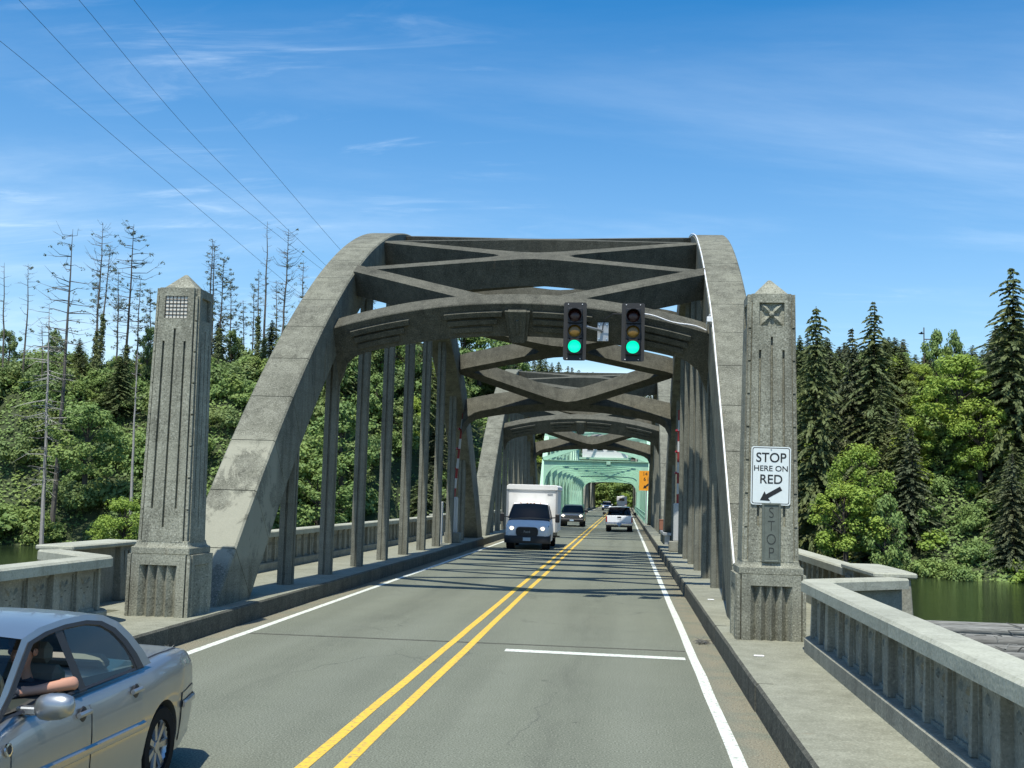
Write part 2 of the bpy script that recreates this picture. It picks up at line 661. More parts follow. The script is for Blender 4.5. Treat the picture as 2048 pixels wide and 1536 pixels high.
# deck slab, pavements with kerb stones
for sx, nm in ((-1, 'pavement_left'), (1, 'pavement_right')):
    m = MB()
    m.box(min(sx * 4.30, sx * 5.75), max(sx * 4.30, sx * 5.75), -14, 19.0, -.5, KZ)
    m.box(min(sx * 4.30, sx * 7.15), max(sx * 4.30, sx * 7.15), 19.0, BR_END, -.5, KZ - .002)
    pv = tag(m.build(nm, 'pavement'), kind='structure')
    y = -14.
    i = 0
    while y < 206:
        L = 3.1 if y < 100 else 7.4
        m = MB()
        z1 = KZ + .004 + rng.uniform(-.003, .003)
        dx = rng.uniform(-.006, .006)
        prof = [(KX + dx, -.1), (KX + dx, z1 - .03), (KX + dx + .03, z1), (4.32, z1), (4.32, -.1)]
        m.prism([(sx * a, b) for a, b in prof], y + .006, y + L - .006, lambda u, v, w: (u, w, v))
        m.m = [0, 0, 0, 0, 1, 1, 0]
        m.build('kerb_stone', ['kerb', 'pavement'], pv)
        y += L
    # stainless drain covers / reflectors set in the kerb top
    if sx > 0:
        for yy in (16.3, 25.2):
            MB().box(4.36, 4.50, yy, yy + .06, KZ, KZ + .02).build('reflector', 'conduit_white', pv, bevel=.008)
m = MB()
for k in range(8):
    y = 20 + k * 39.6
    m.box(-6.2, 6.2, y - 1.5, y + 1.5, WZ - 3, -.6)
m.box(-6.6, 6.6, -14, BR_END, -1.5, -.5)
tag(m.build('deck_girders', 'concrete'), kind='structure')

# grit and dry needles along the kerbs
m = MB()
for k in range(5200):
    sx = 1 if rng.random() < .62 else -1
    y = 5 + 40 * rng.random() ** 1.6
    x = sx * (KX - .02 - abs(rng.gauss(0, .17)))
    if abs(x) < 3.3:
        continue
    r = rng.uniform(.003, .010)
    a = rng.uniform(0, 6.28)
    z = .004
    m.add([(x + r * math.cos(a), y + r * math.sin(a), z), (x + r * math.cos(a + 2.1), y + r * math.sin(a + 2.1), z), (x + r * math.cos(a + 4.2), y + r * math.sin(a + 4.2), z), (x, y, z + r * .9)], [(0, 1, 3), (1, 2, 3), (2, 0, 3)])
tag(m.build('road_grit', 'pavement'), 'scattered grit lying in the gutter along both kerbs', 'grit', kind='stuff')
for (x, y, n, nm) in ((-3.98, 16.6, 90, 'tuft of dry brown needles in the left gutter'), (3.93, 20.2, 50, 'small drift of dry needles in the right gutter')):
    m = MB()
    for k in range(n):
        a, r = rng.uniform(0, 6.28), abs(rng.gauss(0, .12))
        p = Vector((x + r * math.cos(a) * .5, y + r * math.sin(a), .012 + rng.random() * .03))
        d = Vector((rng.uniform(-1, 1), rng.uniform(-1, 1), rng.uniform(-.1, .25))).normalized() * .11
        m.tube([p - d, p + Vector((0, 0, .012)), p + d], .004, 3)
    tag(m.build('dry_needles', 'log_bark'), nm, 'leaf litter', kind='stuff')

tag(MB().add([(-3500, -900, WZ), (3500, -900, WZ), (3500, 4200, WZ), (-3500, 4200, WZ)], [(0, 1, 2, 3)]).build('water', 'water'), kind='structure')


def smooth(t):
    t = max(0., min(1., t))
    return t * t * (3 - 2 * t)


def shore(x):
    b = 203. + 5 * math.sin(x * .05 + 1) + 3 * math.sin(x * .17)
    k = smooth((60 - abs(x)) / 46.)
    return b + k * 84


def land(x, y):
    d = y - shore(x)
    hill = 27. if x < 0 else 25.
    far = smooth((y - 300) / 400) * (26 if x < -60 else 14)
    z = WZ - 1.5 + (hill + 10) * smooth(d / (46. if x < 0 else 54.)) + far * smooth(d / 120)
    z += (mnoise.noise(Vector((x * .035, y * .035, 3))) * 4 + mnoise.noise(Vector((x * .11, y * .11, 9))) * 1.3) * smooth(d / 30)
    if d < 0:
        z = WZ - 1.5 + d * .2
    rd = smooth((30 - abs(x)) / 18.) * smooth((420 - y) / 34.)
    if y > 255 and d > -10:
        z = z * (1 - rd) + (-.5) * rd
    return z


def terrain():
    xs = [-900, -700, -520, -400] + [-320 + 8 * i for i in range(81)] + [400, 520, 700, 900]
    ys = [150 + 6.5 * i for i in range(42)] + [430, 470, 520, 600, 720, 900, 1200]
    vs = [(x, y, land(x, y)) for y in ys for x in xs]
    n = len(xs)
    fs = [(j * n + i, j * n + i + 1, (j + 1) * n + i + 1, (j + 1) * n + i) for j in range(len(ys) - 1) for i in range(n - 1)]
    m = MB().add(vs, fs)
    tag(put('hills', m.mesh('hills', 'ground', True)), kind='structure')


terrain()

# ------------------------------------------------------------------ concrete arch spans
RI, RW = 4.47, .93
A_, HM = .0286, 10.9
HALF = 20.3


def ztop(u):
    return HM - A_ * u * u


def frame(u):
    dz = -2 * A_ * u
    l = math.hypot(1, dz)
    return Vector((0, u, ztop(u))), Vector((0, 1 / l, dz / l)), Vector((0, -dz / l, 1 / l))


def depth(u):
    return .95 + .5 * (abs(u) / 19.5) ** 1.5


def rib_ring(u, sx, ins=0.):
    o, T, Nn = frame(u)
    d = depth(u)
    c = .035
    i, w = RI + ins, RI + RW - ins
    pr = [(i, -c - ins), (i + c, -ins), (w - c, -ins), (w, -c - ins), (w, -d + c + ins), (w - c, -d + ins), (i + c, -d + ins), (i, -d + c + ins)]
    return [o + Vector((sx * a, 0, 0)) + Nn * b for a, b in pr]


JOINTS = []
_acc, _u = 0., -HALF
JOINTS.append(_u)
while _u < HALF - .01:
    st = .02
    _acc += st * math.hypot(1, 2 * A_ * _u)
    _u += st
    if _acc > 1.46:
        JOINTS.append(_u)
        _acc = 0.
JOINTS[-1] = HALF
HANG = [-13.8 + 3.45 * k for k in range(9)]
NODES = [-12.0, -9.6, -6.4, -3.2, 0., 3.2, 6.4, 9.6, 12.0]


def local(u0, u1):
    a, b = frame(u0)[0], frame(u1)[0]
    T = (b - a).normalized()
    Nn = Vector((0, -T.z, T.y))
    return (a + b) / 2, T, Nn, (b - a).length


def dedup(p):
    q = []
    for a in p:
        if not q or (abs(a[0] - q[-1][0]) + abs(a[1] - q[-1][1])) > .004:
            q.append(a)
    if abs(q[0][0] - q[-1][0]) + abs(q[0][1] - q[-1][1]) < .004:
        q.pop()
    return q


def x_poly(W, L, t=.20, r=.20, q=.45, n=22):
    k = L / (2 * W)
    p = []
    sm = lambda x: math.sqrt((k * x) ** 2 + r * r) + t
    sq = lambda s: math.sqrt((s / k) ** 2 + q * q) + t / k
    xs = [-W + 2 * W * i / n for i in range(n + 1)]
    ss = [-L / 2 + L * i / n for i in range(n + 1)]
    p += [(x, max(-L / 2, -sm(x))) for x in xs]
    p += [(min(W, sq(s)), s) for s in ss]
    p += [(x, min(L / 2, sm(x))) for x in reversed(xs)]
    p += [(max(-W, -sq(s)), s) for s in reversed(ss)]
    return dedup(p)


def v_poly(W, L, t=.24, r=.25, n=22):
    k = (L - t) / W
    xs = [-W + 2 * W * i / n for i in range(n + 1)]
    p = [(x, max(0., k * abs(x) - t)) for x in xs]
    p += [(x, min(L, math.sqrt((k * x) ** 2 + r * r) + t)) for x in reversed(xs)]
    return dedup(p)


def portal(root, u, face, detail):
    """arched end beam set square to the rib; face = -1 when its outer side looks back to the camera"""
    o, T, Nn = frame(u)
    W = RI + .03
    n = 36
    top, bot = [], []
    for i in range(n + 1):
        x = -W + 2 * W * i / n
        e = abs(x) / W
        top.append((x, .30 - .72 * e ** 2))
        b = -.58 - .72 * e ** 2
        dd = W - abs(x)
        if dd < .75:
            b -= .75 - math.sqrt(max(0, .75 ** 2 - (.75 - dd) ** 2))
        bot.append((x, b))
    poly = bot + list(reversed(top))
    fn = lambda a, b, w: o + Vector((a, 0, 0)) + Nn * b + T * w
    m = MB().prism(poly, -.26, .26, fn)
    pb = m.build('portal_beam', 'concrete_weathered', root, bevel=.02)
    if not detail:
        return
    tp = lambda x: .30 - .72 * (abs(x) / W) ** 2
    for (x0, x1) in ((-4.05, -2.6), (-1.75, -.36), (.36, 1.75), (2.6, 4.05)):
        for j in range(3):
            off = .20 + j * .20
            ins = .10 * j if x1 < 0 else 0
            a0, a1 = (x0 + .08 * j, x1 - (.13 * j if abs(x0) < 2 or x0 < 0 else 0)) if x0 < 0 else (x0 + (.0 if abs(x0) < 2 else .13 * j), x1 - .08 * j)
            pts = [a0 + (a1 - a0) * k / 6 for k in range(7)]
            pl = [(x, tp(x) - off - .115 * (1 + .2 * abs(x) / W)) for x in pts] + [(x, tp(x) - off) for x in reversed(pts)]
            g = face * .26
            MB().prism(pl, g, g + face * (.075 - .018 * j), fn).build('moulding', 'concrete_weathered', pb)
    for (wt, wb, nt_, nb, d) in ((.30, .21, .12, -.66, .09), (.22, .15, .14, -.68, .14), (.035, .03, -.08, -.42, .17)):
        MB().prism([(-wb, nb), (wb, nb), (wt, nt_), (-wt, nt_)], face * .26, face * (.26 + d), fn).build('keystone', 'concrete_weathered', pb, bevel=.008)


def hanger_mesh():
    # fluted shaft of unit height
    w, d, g = .145, .165, .028
    pr = [(-w, -d), (-g, -d), (-g, -d + .04), (g, -d + .04), (g, -d), (w, -d), (w, -g), (w - .035, -g), (w - .035, g), (w, g), (w, d), (g, d), (g, d - .04), (-g, d - .04), (-g, d), (-w, d), (-w, g), (-w + .035, g), (-w + .035, -g), (-w, -g)]
    return MB().prism(pr, 0, 1, lambda a, b, z: (a, b, z)).mesh('hanger', 'concrete_hanger')


HANGER = hanger_mesh()


def arch_span(Ym, label, blocks=True, detail=True, side_labels=False):
    root = thing('concrete_arch_span', label, 'bridge span', (0, Ym, 0), 'concrete arch spans')
    for sx in (-1, 1):
        us = [-HALF + 2 * HALF * i / 60 for i in range(61)]
        m = MB().loft([rib_ring(u, sx, .014 if blocks else 0) for u in us])
        rib = m.build('rib', 'concrete', root, smooth=25)
        if blocks:
            for a, b in zip(JOINTS[:-1], JOINTS[1:]):
                g = .007
                us = [a + g + (b - a - 2 * g) * i / 3 for i in range(4)]
                if ztop(us[0]) < -.3 and ztop(us[-1]) < -.3:
                    continue
                MB().loft([rib_ring(u, sx, -.0005 * rng.random()) for u in us]).build('rib_block', 'concrete', rib)
        for u in HANG:
            o, T, Nn = frame(u)
            zs = ztop(u) - depth(u) / max(.3, Nn.z) + .04
            h = put('hanger', HANGER, root, (sx * (RI + .36), u, KZ - .01))
            h.scale = (1, 1, zs - KZ + (.3 if abs(u) > 11 else .08))
    for i in range(1, len(NODES) - 2):
        o, T, Nn, L = local(NODES[i], NODES[i + 1])
        m = MB().prism(x_poly(RI + .03, L), -.82, -.07, lambda a, b, w: o + Vector((a, 0, 0)) + T * b + Nn * w)
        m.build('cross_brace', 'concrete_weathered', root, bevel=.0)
    for (u0, u1) in ((NODES[0], NODES[1]), (NODES[-1], NODES[-2])):
        a, b = frame(u0)[0], frame(u1)[0]
        T = (b - a).normalized()
        Nn = Vector((0, -T.z, T.y))
        if Nn.z < 0:
            Nn = -Nn
        L = (b - a).length
        m = MB().prism(v_poly(RI + .03, L), -.62, .05, lambda p, q, w: a + Vector((p, 0, 0)) + T * q + Nn * w)
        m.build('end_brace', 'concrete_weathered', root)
    portal(root, NODES[0], -1, detail)
    portal(root, NODES[-1], 1, False)
    return root


arch_span(39.2, 'nearest concrete arch span carrying the two traffic lights')
arch_span(78.9, 'second concrete arch span, between the nearest arch and the green steel span')
arch_span(226., 'concrete arch span just beyond the green steel span', False, False)
arch_span(265.6, 'farthest concrete arch span at the wooded end of the bridge', False, False)

# ------------------------------------------------------------------ gate pillars
def pillar(sx, label):
    P = thing('gate_pillar', label, 'pillar', (sx * 4.82, 18.72, KZ), 'fluted concrete pillars flanking the first arch')
    # base block: core plus four faces with V flutes
    hb, hz = .53, .985
    m = MB()
    pr = [(-hb + .07, -hb + .07)]
    m.box(-hb + .12, hb - .12, -hb + .12, hb - .12, 0, hz - .01)
    base = m.build('base', 'concrete_pebbled', P)

    def rot(a):
        return lambda x, y, z: (x * math.cos(a) - y * math.sin(a), x * math.sin(a) + y * math.cos(a), z)
    for k in range(4):
        f = rot(k * math.pi / 2)
        fx = .31
        w = 2 * fx / 4
        m = MB()
        y0 = -hb
        for (a, b, z0, z1) in ((-hb + .085, -fx, 0, hz), (fx, hb - .085, 0, hz), (-fx, fx, .82, hz)):
            m.hexa([f(a, y0, z0), f(b, y0, z0), f(b, -hb + .125, z0), f(a, -hb + .125, z0), f(a, y0, z1), f(b, y0, z1), f(b, -hb + .125, z1), f(a, -hb + .125, z1)])
        for j in range(4):
            a = -fx + j * w
            # flute: sharp arris at either side, deepest in the middle, splayed top
            for (p, q) in (((a, -hb + .004), (a + w * .5, -hb + .115)), ((a + w * .5, -hb + .115), (a + w, -hb + .004))):
                m.add([f(p[0], p[1], 0), f(q[0], q[1], 0), f(q[0], q[1], .82), f(p[0], p[1], .82)], [(0, 1, 2, 3)])
        put('fluted_face', m.mesh('fluted_face', 'concrete_pebbled'), base)
        # corner piece set back behind a groove
        m = MB()
        e = hb - .065
        c0 = hb - .012
        m.prism([(e, -c0 + .0), (c0, -c0), (c0, -e), (e, -e)], 0, hz - .004, lambda a, b, z: f(a, b, z))
        put('corner_strip', m.mesh('corner_strip', 'concrete_pebbled'), base)
    # stepped collar
    m = MB()
    q = .485
    m.prism([(-q, -q), (q, -q), (q, q), (-q, q)], hz, hz + .115, lambda a, b, z: (a, b, z))
    rings = []
    for i in range(7):
        t = i / 6
        h = .475 - (.475 - .425) * math.sin(t * math.pi / 2) - .0
        z = hz + .115 + .10 * (1 - math.cos(t * math.pi / 2))
        rings.append([(-h, -h, z), (h, -h, z), (h, h, z), (-h, h, z)])
    m.loft(rings)
    m.build('collar', 'concrete_pebbled', P, bevel=.012)
    zb, zt = hz + .20, 5.22

    def wd(z):
        t = (z - zb) / (zt - zb)
        return .43 - .06 * t
    sh = MB()
    i0, i1 = wd(zb) - .055, wd(zt) - .055
    sh.hexa([(-i0, -i0, zb - .02), (i0, -i0, zb - .02), (i0, i0, zb - .02), (-i0, i0, zb - .02), (-i1, -i1, zt), (i1, -i1, zt), (i1, i1, zt), (-i1, i1, zt)])
    shaft = sh.build('shaft', 'concrete_pebbled', P)
    for k in range(4):
        f = rot(k * math.pi / 2)

        def piece(m, x0, x1, z0, z1, d0=0., d1=.055):
            # x given as a share of the half width, so that the pieces taper with the shaft
            vs = []
            for z in (z0, z1):
                w = wd(z)
                vs += [f(x0 * w, -w + d0, z), f(x1 * w, -w + d0, z), f(x1 * w, -w + d1 + .004, z), f(x0 * w, -w + d1 + .004, z)]
            m.hexa(vs)
        m = MB()
        sl_ = .048
        b = .79
        c = (-.47, 0., .47)
        # bands between the three slots
        e = [-b, c[0] - sl_, c[0] + sl_, c[1] - sl_, c[1] + sl_, c[2] - sl_, c[2] + sl_, b]
        zs0, zs1, zc0, zc1 = 1.72, 4.45, 1.42, 4.66
        zr0, zr1 = 4.83, 5.10
        piece(m, -b, b, zb, zc0)
        for i in (0, 2, 4, 6):
            piece(m, e[i], e[i + 1], zc0, zc1)
        piece(m, e[1], e[2], zc0, zs0)
        piece(m, e[5], e[6], zc0, zs0)
        piece(m, e[1], e[2], zs1, zc1)
        piece(m, e[5], e[6], zs1, zc1)
        piece(m, -b, b, zc1, zr0)
        piece(m, -b, -.52, zr0, zr1 + .1)
        piece(m, .52, b, zr0, zr1 + .1)
        piece(m, -b, b, zr1 + .1, zt + .12)
        put('face_panel', m.mesh('face_panel', 'concrete_pebbled', bevel=.0), shaft)
        # corner strips, cut by level joints
        zz = zb
        while zz < zt - .05:
            z1 = min(zz + .515, zt)
            m = MB()
            lo, hi = zz + .014, z1 - .014
            for (za, zb_) in ((lo, hi),):
                vs = []
                for z in (za, zb_):
                    w = wd(z)
                    g = .84
                    vs += [f(g * w, -w + .022, z), f(w - .022, -w + .022, z), f(w - .022, -g * w, z), f(g * w, -g * w, z)]
                m.hexa(vs)
            put('corner_block', m.mesh('corner_block', 'concrete_pebbled'), shaft)
            zz = z1
        # recess with its filling
        if k == 0:
            w = wd(5.0)
            if sx < 0:
                m = MB().box(-.52 * w, .52 * w, -w + .022, -w + .06, zr0, zr1 + .1)
                put('lamp_pane', m.mesh('lamp_pane', 'frosted'), shaft)
                m = MB()
                for j in range(7):
                    x = -.5 * w + w * j / 6
                    m.box(x - .005, x + .005, -w + .008, -w + .016, zr0, zr1 + .1)
                    z = zr0 + (zr1 + .1 - zr0) * j / 6
                    m.box(-.52 * w, .52 * w, -w + .013, -w + .021, z - .0045, z + .0045)
                put('lamp_grille', m.mesh('lamp_grille', 'grille_mesh'), shaft)
            else:
                cz = (zr0 + zr1 + .1) / 2
                for a in (45, 135, 225, 315):
                    ca, sa = math.cos(R(a)), math.sin(R(a))
                    m = MB()
                    L_, wd_ = .21, .062
                    ring = []
                    for (t, q_) in ((0, .012), (.25, .75), (.5, 1.), (.75, .75), (1, .03)):
                        cx0, cz0 = .03 * ca + t * L_ * ca, cz + .03 * sa + t * L_ * sa
                        ring.append([(cx0 - sa * wd_ * q_, -w + .052, cz0 + ca * wd_ * q_), (cx0, -w + .052 - .05 * q_, cz0), (cx0 + sa * wd_ * q_, -w + .052, cz0 - ca * wd_ * q_)])
                    m.loft(ring, False, False)
                    put('petal', m.mesh('petal', 'concrete_pebbled', True), shaft)
                m = MB().disc_lathe([(.045, 0), (.035, .05), (.001, .065)], (0, -w + .052, cz), (0, -1, 0), 12)
                put('flower_boss', m.mesh('flower_boss', 'concrete_pebbled', True), shaft)
    cap = MB()
    z0 = zt
    a = .315
    cap.prism([(-a, -a), (a, -a), (a, a), (-a, a)], z0, z0 + .13, lambda p, q, z: (p, q, z))
    cap.add([(-.27, -.27, z0 + .13), (.27, -.27, z0 + .13), (.27, .27, z0 + .13), (-.27, .27, z0 + .13), (-.02, -.02, z0 + .40), (.02, -.02, z0 + .40), (.02, .02, z0 + .40), (-.02, .02, z0 + .40)], [(0, 1, 5, 4), (1, 2, 6, 5), (2, 3, 7, 6), (3, 0, 4, 7), (4, 5, 6, 7)])
    cap.build('cap', 'concrete_pebbled', P, bevel=.012)
    if sx > 0:
        y = -wd(1.6) - .012
        pl = MB().box(-.125, .125, y - .02, y + .03, 1.19, 2.06)
        for (x0, x1, za, zb2) in ((-.14, -.108, 1.175, 2.075), (.108, .14, 1.175, 2.075), (-.108, .108, 2.045, 2.075), (-.108, .108, 1.175, 1.205)):
            pl.box(x0, x1, y - .035, y + .02, za, zb2)
        po = pl.build('stop_plaque', 'verdigris', P, bevel=.004)
        po['label'] = 'green bronze plaque with upright letters STOP'
        for i, ch in enumerate('STOP'):
            lettering('letter', ch, .235, (0, y - .0225, 1.92 - .203 * i), 'plaque_dark', po, sx=.82, bold=-.004)
    return P


pillar(-1, 'left pillar with a wire lamp grille in its head, beside the silver car')
pillar(1, 'right pillar with a carved flower head and a road sign on its face')
# ------------------------------------------------------------------ concrete railings
def panel_mesh():
    # local: x along the run (0.62 wide), y thickness (0 is the side facing the road), z up
    w, h = .338, .645
    m = MB()
    m.box(-w, w, .075, .13, 0, h)
    for (a, b, c, d) in ((-w, -w + .05, 0, h), (w - .05, w, 0, h), (-w + .05, w - .05, h - .06, h), (-w + .05, w - .05, 0, .04)):
        m.box(a, b, .05, .078, c, d)
    def petal(x, z, L, wd, ang):
        ca, sa = math.cos(ang), math.sin(ang)
        rg = []
        for t, q in ((-1, .05), (-.5, .8), (0, 1), (.5, .8), (1, .05)):
            cx, cz = x + t * L * ca, z + t * L * sa
            rg.append([(cx - sa * wd * q, .076, cz + ca * wd * q), (cx, .076 - .035 * q, cz), (cx + sa * wd * q, .076, cz - ca * wd * q)])
        m.loft(rg, False, False)
    petal(0, .40, .12, .045, math.pi / 2)
    petal(0, .17, .10, .05, math.pi / 2)
    petal(-.10, .46, .07, .02, 2.3)
    petal(.10, .46, .07, .02, .85)
    for (x, z) in ((-.10, .36), (.10, .36), (0, .285)):
        m.box(x - .028, x + .028, .0735, .08, z - .007, z + .007, 1)  # solid dark bars stand in for the shade inside small slots
    return m.mesh('panel', ['concrete_pale', 'concrete_weathered'])


def fin_mesh(w, top, bot):
    return MB().hexa([(-w, .03 - bot, 0), (w, .03 - bot, 0), (w, .13, 0), (-w, .13, 0), (-w * .8, .03 - top, .64), (w * .8, .03 - top, .64), (w * .8, .13, .64), (-w * .8, .13, .64)]).mesh('baluster', 'concrete_pale', bevel=.006)


PANEL = panel_mesh()
FIN = fin_mesh(.036, .015, .035)
PIL = fin_mesh(.10, .045, .06)
PIL.name = 'pilaster'
PZ = .20


def top_section(side):
    # (offset away from the road, height) of the coping
    return [(-.13, .845), (-.13, .97), (-.10, 1.0), (.24, 1.0), (.27, .97), (.27, .845)]


def sweep(path, sec):
    """path of (x, y) walked forwards; section offset is to the right of the walk"""
    rings = []
    for i, p in enumerate(path):
        a = Vector(path[max(0, i - 1)])
        b = Vector(path[min(len(path) - 1, i + 1)])
        d = (b - a).normalized()
        nrm = Vector((d.y, -d.x))
        rings.append([(p[0] + nrm.x * o, p[1] + nrm.y * o, z) for o, z in sec])
    return rings


def railing(sx, x, y0, y1, label, first=0, tail=None, pitch=.69, z0=KZ, ends=(False, False)):
    P = thing('concrete_railing', label, 'railing', (sx * x, y0, z0))
    L = y1 - y0
    s = lambda o: sx * o
    path = [(0, 0), (0, L)]
    if tail:
        path = [(0, 0), (0, L - .01)] + tail
    def flip(rings):
        return rings if sx > 0 else [[(-a, b, c) for a, b, c in r] for r in rings]
    MB().loft(flip(sweep(path, [(-.085, 0), (-.085, PZ - .02), (-.06, PZ), (.20, PZ), (.20, 0)]))).build('plinth', 'concrete_pale', P)
    MB().loft(flip(sweep(path, top_section(0)))).build('coping', 'concrete_coping', P, smooth=30)
    n = int(round(L / pitch))
    pt = L / n
    rz = math.pi / 2 if sx > 0 else -math.pi / 2
    rz = -math.pi / 2 if sx > 0 else math.pi / 2
    for i in range(n + 1):
        pil = (i + first) % 5 == 0
        # from the far end counted back towards the viewer
        y = L - i * pt
        o = put('pilaster' if pil else 'baluster', PIL if pil else FIN, P, (0, y, PZ), (0, 0, rz))
        if i < n:
            put('panel', PANEL, P, (0, y - pt / 2, PZ), (0, 0, rz))
    if tail:
        MB().loft(flip(sweep([(0, L - .02)] + tail, [(.03, PZ), (.03, .85), (.14, .85), (.14, PZ)]))).build('return_wall', 'concrete_pale', P, smooth=30)
        a, b = Vector(tail[-2]), Vector(tail[-1])
    return P


def arc(cx, cy, r, a0, a1, n=8):
    return [(cx + r * math.cos(R(a0 + (a1 - a0) * i / n)), cy + r * math.sin(R(a0 + (a1 - a0) * i / n))) for i in range(n + 1)]


# approach railings end in a rounded turn that runs out to the wider span
L0 = 17.0 - (-8.0)
tail = [(p[0], p[1] + L0) for p in arc(.42, 0, .42, 180, 128, 7)]
d_ = Vector((math.cos(R(40)), math.sin(R(40))))
tx, ty = tail[-1]
tail += [(tx + d_.x * .7, ty + d_.y * .7), (tx + d_.x * 1.7, ty + d_.y * 1.7)]
for sx, lab in ((-1, 'pale concrete railing behind the silver car'), (1, 'pale concrete railing at the lower right edge of the road')):
    railing(sx, 5.22, -8.0, 17.0, lab, 3, tail)
    railing(sx, 6.55, 21.2, 57.4, 'concrete railing beside the left hangers of the nearest arch' if sx < 0 else 'concrete railing running on behind the right pillar', 2)
    railing(sx, 6.55, 60.6, 97.4, 'concrete railing beside the left side of the second arch' if sx < 0 else 'concrete railing beside the right side of the second arch', 2)
    for (yy, ln, side) in ((18.55, 2.6, 'where the railing turns outward'), (57.5, 3.0, 'between the two concrete arches'), (97.5, 2.0, 'at the start of the green steel span')):
        P = thing('railing_post', ('left' if sx < 0 else 'right') + ' stout concrete railing post ' + side, 'post', (sx * 6.72, yy, KZ))
        for (a, b) in ((0, .62), (ln - .62, ln)):
            m = MB()
            m.hexa([(-.30, a - .03, 0), (.30, a - .03, 0), (.30, b + .03, 0), (-.30, b + .03, 0), (-.24, a, .98), (.24, a, .98), (.24, b, .98), (-.24, b, .98)])
            for k in range(3):
                yy0 = a + .12 + k * .17
                m.box(-.285 if sx > 0 else .255, -.255 if sx > 0 else .285, yy0, yy0 + .07, .18, .9)
            m.build('pier', 'concrete_pale', P, bevel=.015)
        m = MB()
        m.prism([(-.33, -.06), (.33, -.06), (.36, ln * .3), (.36, ln * .7), (.33, ln + .06), (-.33, ln + .06)], .98, 1.06, lambda a, b, z: (a, b, z))
        m.build('cap', 'concrete_coping', P, bevel=.02)
        MB().box(-.14, .14, .5, ln - .5, 0, .975).build('infill', 'concrete_pale', P)

# ------------------------------------------------------------------ road sign on the right pillar
S = thing('stop_here_sign', 'white sign reading STOP HERE ON RED with a black arrow', 'sign', (4.81, 18.285, 2.812))
S.rotation_euler = (0, R(.6), 0)


def rrect(w, h, r, n=5):
    p = []
    for (cx, cz, a) in ((w - r, h - r, 0), (-w + r, h - r, 90), (-w + r, -h + r, 180), (w - r, -h + r, 270)):
        p += [(cx + r * math.cos(R(a + 90 * i / n)), cz + r * math.sin(R(a + 90 * i / n))) for i in range(n + 1)]
    return p


xz = lambda a, b, w: (a, w, b)
MB().prism(rrect(.30, .448, .04), -.004, 0, xz).build('face', 'sign_white', S)
o_, i_ = rrect(.284, .432, .034), rrect(.272, .420, .026)
m = MB()
n = len(o_)
m.add([(a, -.0045, b) for a, b in o_] + [(a, -.0045, b) for a, b in i_], [(i, (i + 1) % n, (i + 1) % n + n, i + n) for i in range(n)])
m.build('border', 'sign_black', S)
lettering('lettering', 'STOP', .205, (0, -.006, .272), 'sign_black', S, sx=.94, bold=.002)
lettering('lettering', 'HERE ON', .118, (0, -.006, .108), 'sign_black', S, sx=1.06, bold=.001)
lettering('lettering', 'RED', .195, (.005, -.006, -.06), 'sign_black', S, sx=.98, bold=.002)
ar = [(-.185, 0), (-.055, .085), (-.06, .034), (.185, .034), (.185, -.034), (-.06, -.034), (-.055, -.085)]
ca, sa = math.cos(R(31)), math.sin(R(31))
MB().prism([(a * ca - b * sa + .0, a * sa + b * ca - .285) for a, b in ar], -.0065, -.0045, xz).build('arrow', 'sign_black', S)
for z in (.405, -.41):
    MB().disc_lathe([(.012, 0), (.008, .008)], (0, -.004, z), (0, -1, 0), 8).build('bolt', 'galvanised', S)

# ------------------------------------------------------------------ traffic lights on the first portal
SY = 26.45


